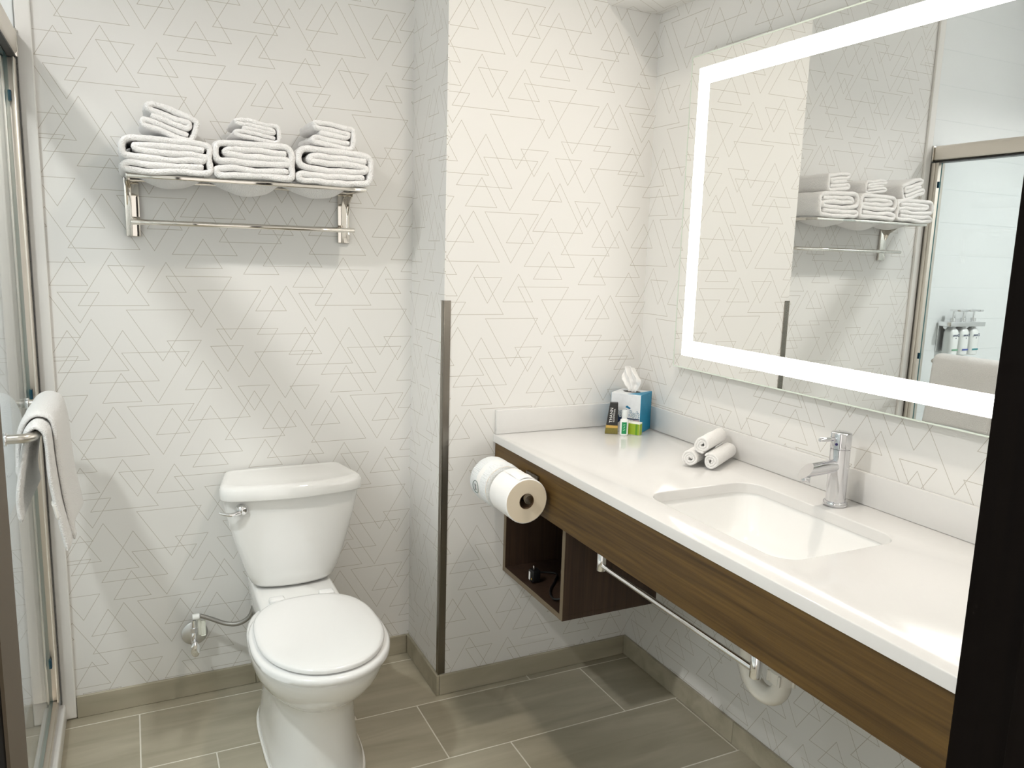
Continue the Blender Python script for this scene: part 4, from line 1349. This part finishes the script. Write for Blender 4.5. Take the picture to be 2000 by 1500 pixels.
for q in range(3):
    c = pb + Vector((0.0141 * math.cos(face_a - 0.15), 0.0141 * math.sin(face_a - 0.15), 0.020 + q * 0.0085))
    ex_ = Vector((-math.sin(face_a - .15), math.cos(face_a - .15), 0))
    ez_ = Vector((math.cos(face_a - .15), math.sin(face_a - .15), 0))
    an = (0.5, 0.95, 0.2)[q]
    leaf = [(math.cos(an) * (t - 0.5) * 0.011 - math.sin(an) * w_ * 0.0016 * math.sin(math.pi * t), math.sin(an) * (t - 0.5) * 0.011 + math.cos(an) * w_ * 0.0016 * math.sin(math.pi * t)) for t, w_ in [(k / 8, 1) for k in range(9)] + [(1 - k / 8, -1) for k in range(1, 8)]]
    loft(bm, [[c + ex_ * x * 0.8 + Vector((0, 0, z)) + ez_ * o_ for x, z in leaf] for o_ in (0.0, 0.0002)])
fin('leaf_print', bm, mat('pale_green_ink', srgb(150, 215, 170), 0.5), lb_)
# black tapered toiletry carton
pk = TO + e1 * -0.082 + en * 0.040
bkx = thing('black_toiletry_carton', pk, 'tapered black carton with gold band and white lettering', 'carton')
fr_dir = Vector((-0.52, -0.854, 0)).normalized()      # face towards the viewer
ex_ = Vector((-fr_dir.y, fr_dir.x, 0))
if ex_.x < 0: ex_ = -ex_
def tap(z):
    t = z / 0.102
    return 0.0205 - 0.0078 * t, 0.014 - 0.0035 * t
def trap(z0, z1, grow, m_, name, parent):
    rings = []
    for z in (z0, z1):
        a, b_ = tap(z)
        a += grow
        b_ += grow
        off = ex_ * (0.005 * z / 0.102)
        rings.append([pk + off + ex_ * sx * a + fr_dir * sy * b_ + Vector((0, 0, z)) for sx, sy in ((-1, 1), (1, 1), (1, -1), (-1, -1))])
    return fin(name, loft(bmesh.new(), rings), m_, parent)
cbk = trap(0.0004, 0.102, 0, BLACKCARD, 'carton', bkx)
trap(0.001, 0.020, 0.0003, OLIVE, 'speckled_band', cbk)
trap(0.0202, 0.0285, 0.0004, GOLD, 'gold_band', cbk)
zt_ = Vector((0, 0, 1)) + ex_ * 0.05
pface = pk + ex_ * 0.001 + fr_dir * 0.0129 + Vector((0, 0, 0.062))
tilt_n = (fr_dir + Vector((0, 0, 0.034))).normalized()
upf = (Vector((0, 0, 1)) - fr_dir * 0.034 + ex_ * 0.05).normalized()
text('THANN', 0.0135, WHITEINK, cbk, basis(pface + ex_ * -0.0035 + tilt_n * 0.0003, upf, -ex_, tilt_n), bold=0.0)
bm = bmesh.new()
rnd = random.Random(5)
for rowx in (0.0040, 0.0068):
    q = -0.022
    while q < 0.020:
        ln = rnd.uniform(0.0015, 0.0045)
        o_ = pface + ex_ * rowx + upf * q + tilt_n * 0.0002
        loft(bm, [[o_ + upf * a + ex_ * b_ + tilt_n * h_ for a, b_ in ((0, -.0006), (ln, -.0006), (ln, .0006), (0, .0006))] for h_ in (0.0, 0.0003)])
        q += ln + 0.0012
fin('small_print', bm, WHITEINK, cbk)

# ------------------------------------------------------------------ shower soap dispenser
dr = thing('soap_dispenser_rack', (-0.545, YB - 0.01, 1.03), 'chrome wall rack holding three pump bottles inside the shower', 'rack')
fin('wall_plate', B(-0.665, -0.425, YB - 0.012, YB - 0.0065, 1.025, 1.165, bev=0.002), CHROME, dr, smooth=40)
fin('clamp_bar', B(-0.672, -0.418, YB - 0.082, YB - 0.0125, 1.150, 1.172, bev=0.003), CHROME, dr, smooth=40)
for i, (lx, colr) in enumerate(((-0.47, srgb(120, 170, 140)), (-0.545, srgb(70, 90, 170)), (-0.62, srgb(40, 140, 150)))):
    pos = ('nearest the door glass', 'in the middle of the rack', 'farthest from the door glass')[i]
    b_ = thing('pump_bottle', (lx, YB - 0.050, 1.01), 'white pump bottle %s inside the shower' % pos, 'bottle', 'pump bottles in the shower rack')
    rings = []
    for z, sx, sy in ((1.010, .026, .024), (1.014, .0295, .0275), (1.08, .030, .028), (1.118, .0295, .0275), (1.134, .024, .022), (1.142, .014, .014), (1.149, .013, .013)):
        rings.append([Vector((lx + sx * math.copysign(abs(math.cos(a)) ** .6, math.cos(a)), YB - 0.050 + sy * math.copysign(abs(math.sin(a)) ** .6, math.sin(a)), z)) for a in (2 * math.pi * k / 36 for k in range(36))])
    bb = fin('bottle_body', loft(bmesh.new(), rings), LOTION, b_, smooth=40)
    text('Dove', 0.019, DKBLUE, bb, basis((lx, YB - 0.0784, 1.108), (1, 0, 0), (0, 0, 1), (0, -1, 0)), bold=0.0003)
    fin('drop_mark', cyl(bmesh.new(), (lx, YB - 0.0778, 1.094), (lx, YB - 0.0786, 1.094), 0.0028, n=14), DKBLUE, bb)
    fin('colour_stripe', B(lx - 0.022, lx + 0.020, YB - 0.0787, YB - 0.0776, 1.034, 1.042), mat('bottle_stripe', colr, 0.5), bb)
    bm = bmesh.new()
    cyl(bm, (lx, YB - 0.05, 1.1725), (lx, YB - 0.05, 1.19), 0.012, n=20)
    cyl(bm, (lx, YB - 0.05, 1.19), (lx, YB - 0.05, 1.222), 0.0045, n=14)
    box(bm, lx - 0.011, lx + 0.011, YB - 0.092, YB - 0.036, 1.222, 1.232, bev=0.003)
    fin('pump', bm, CHROME, b_, smooth=40)
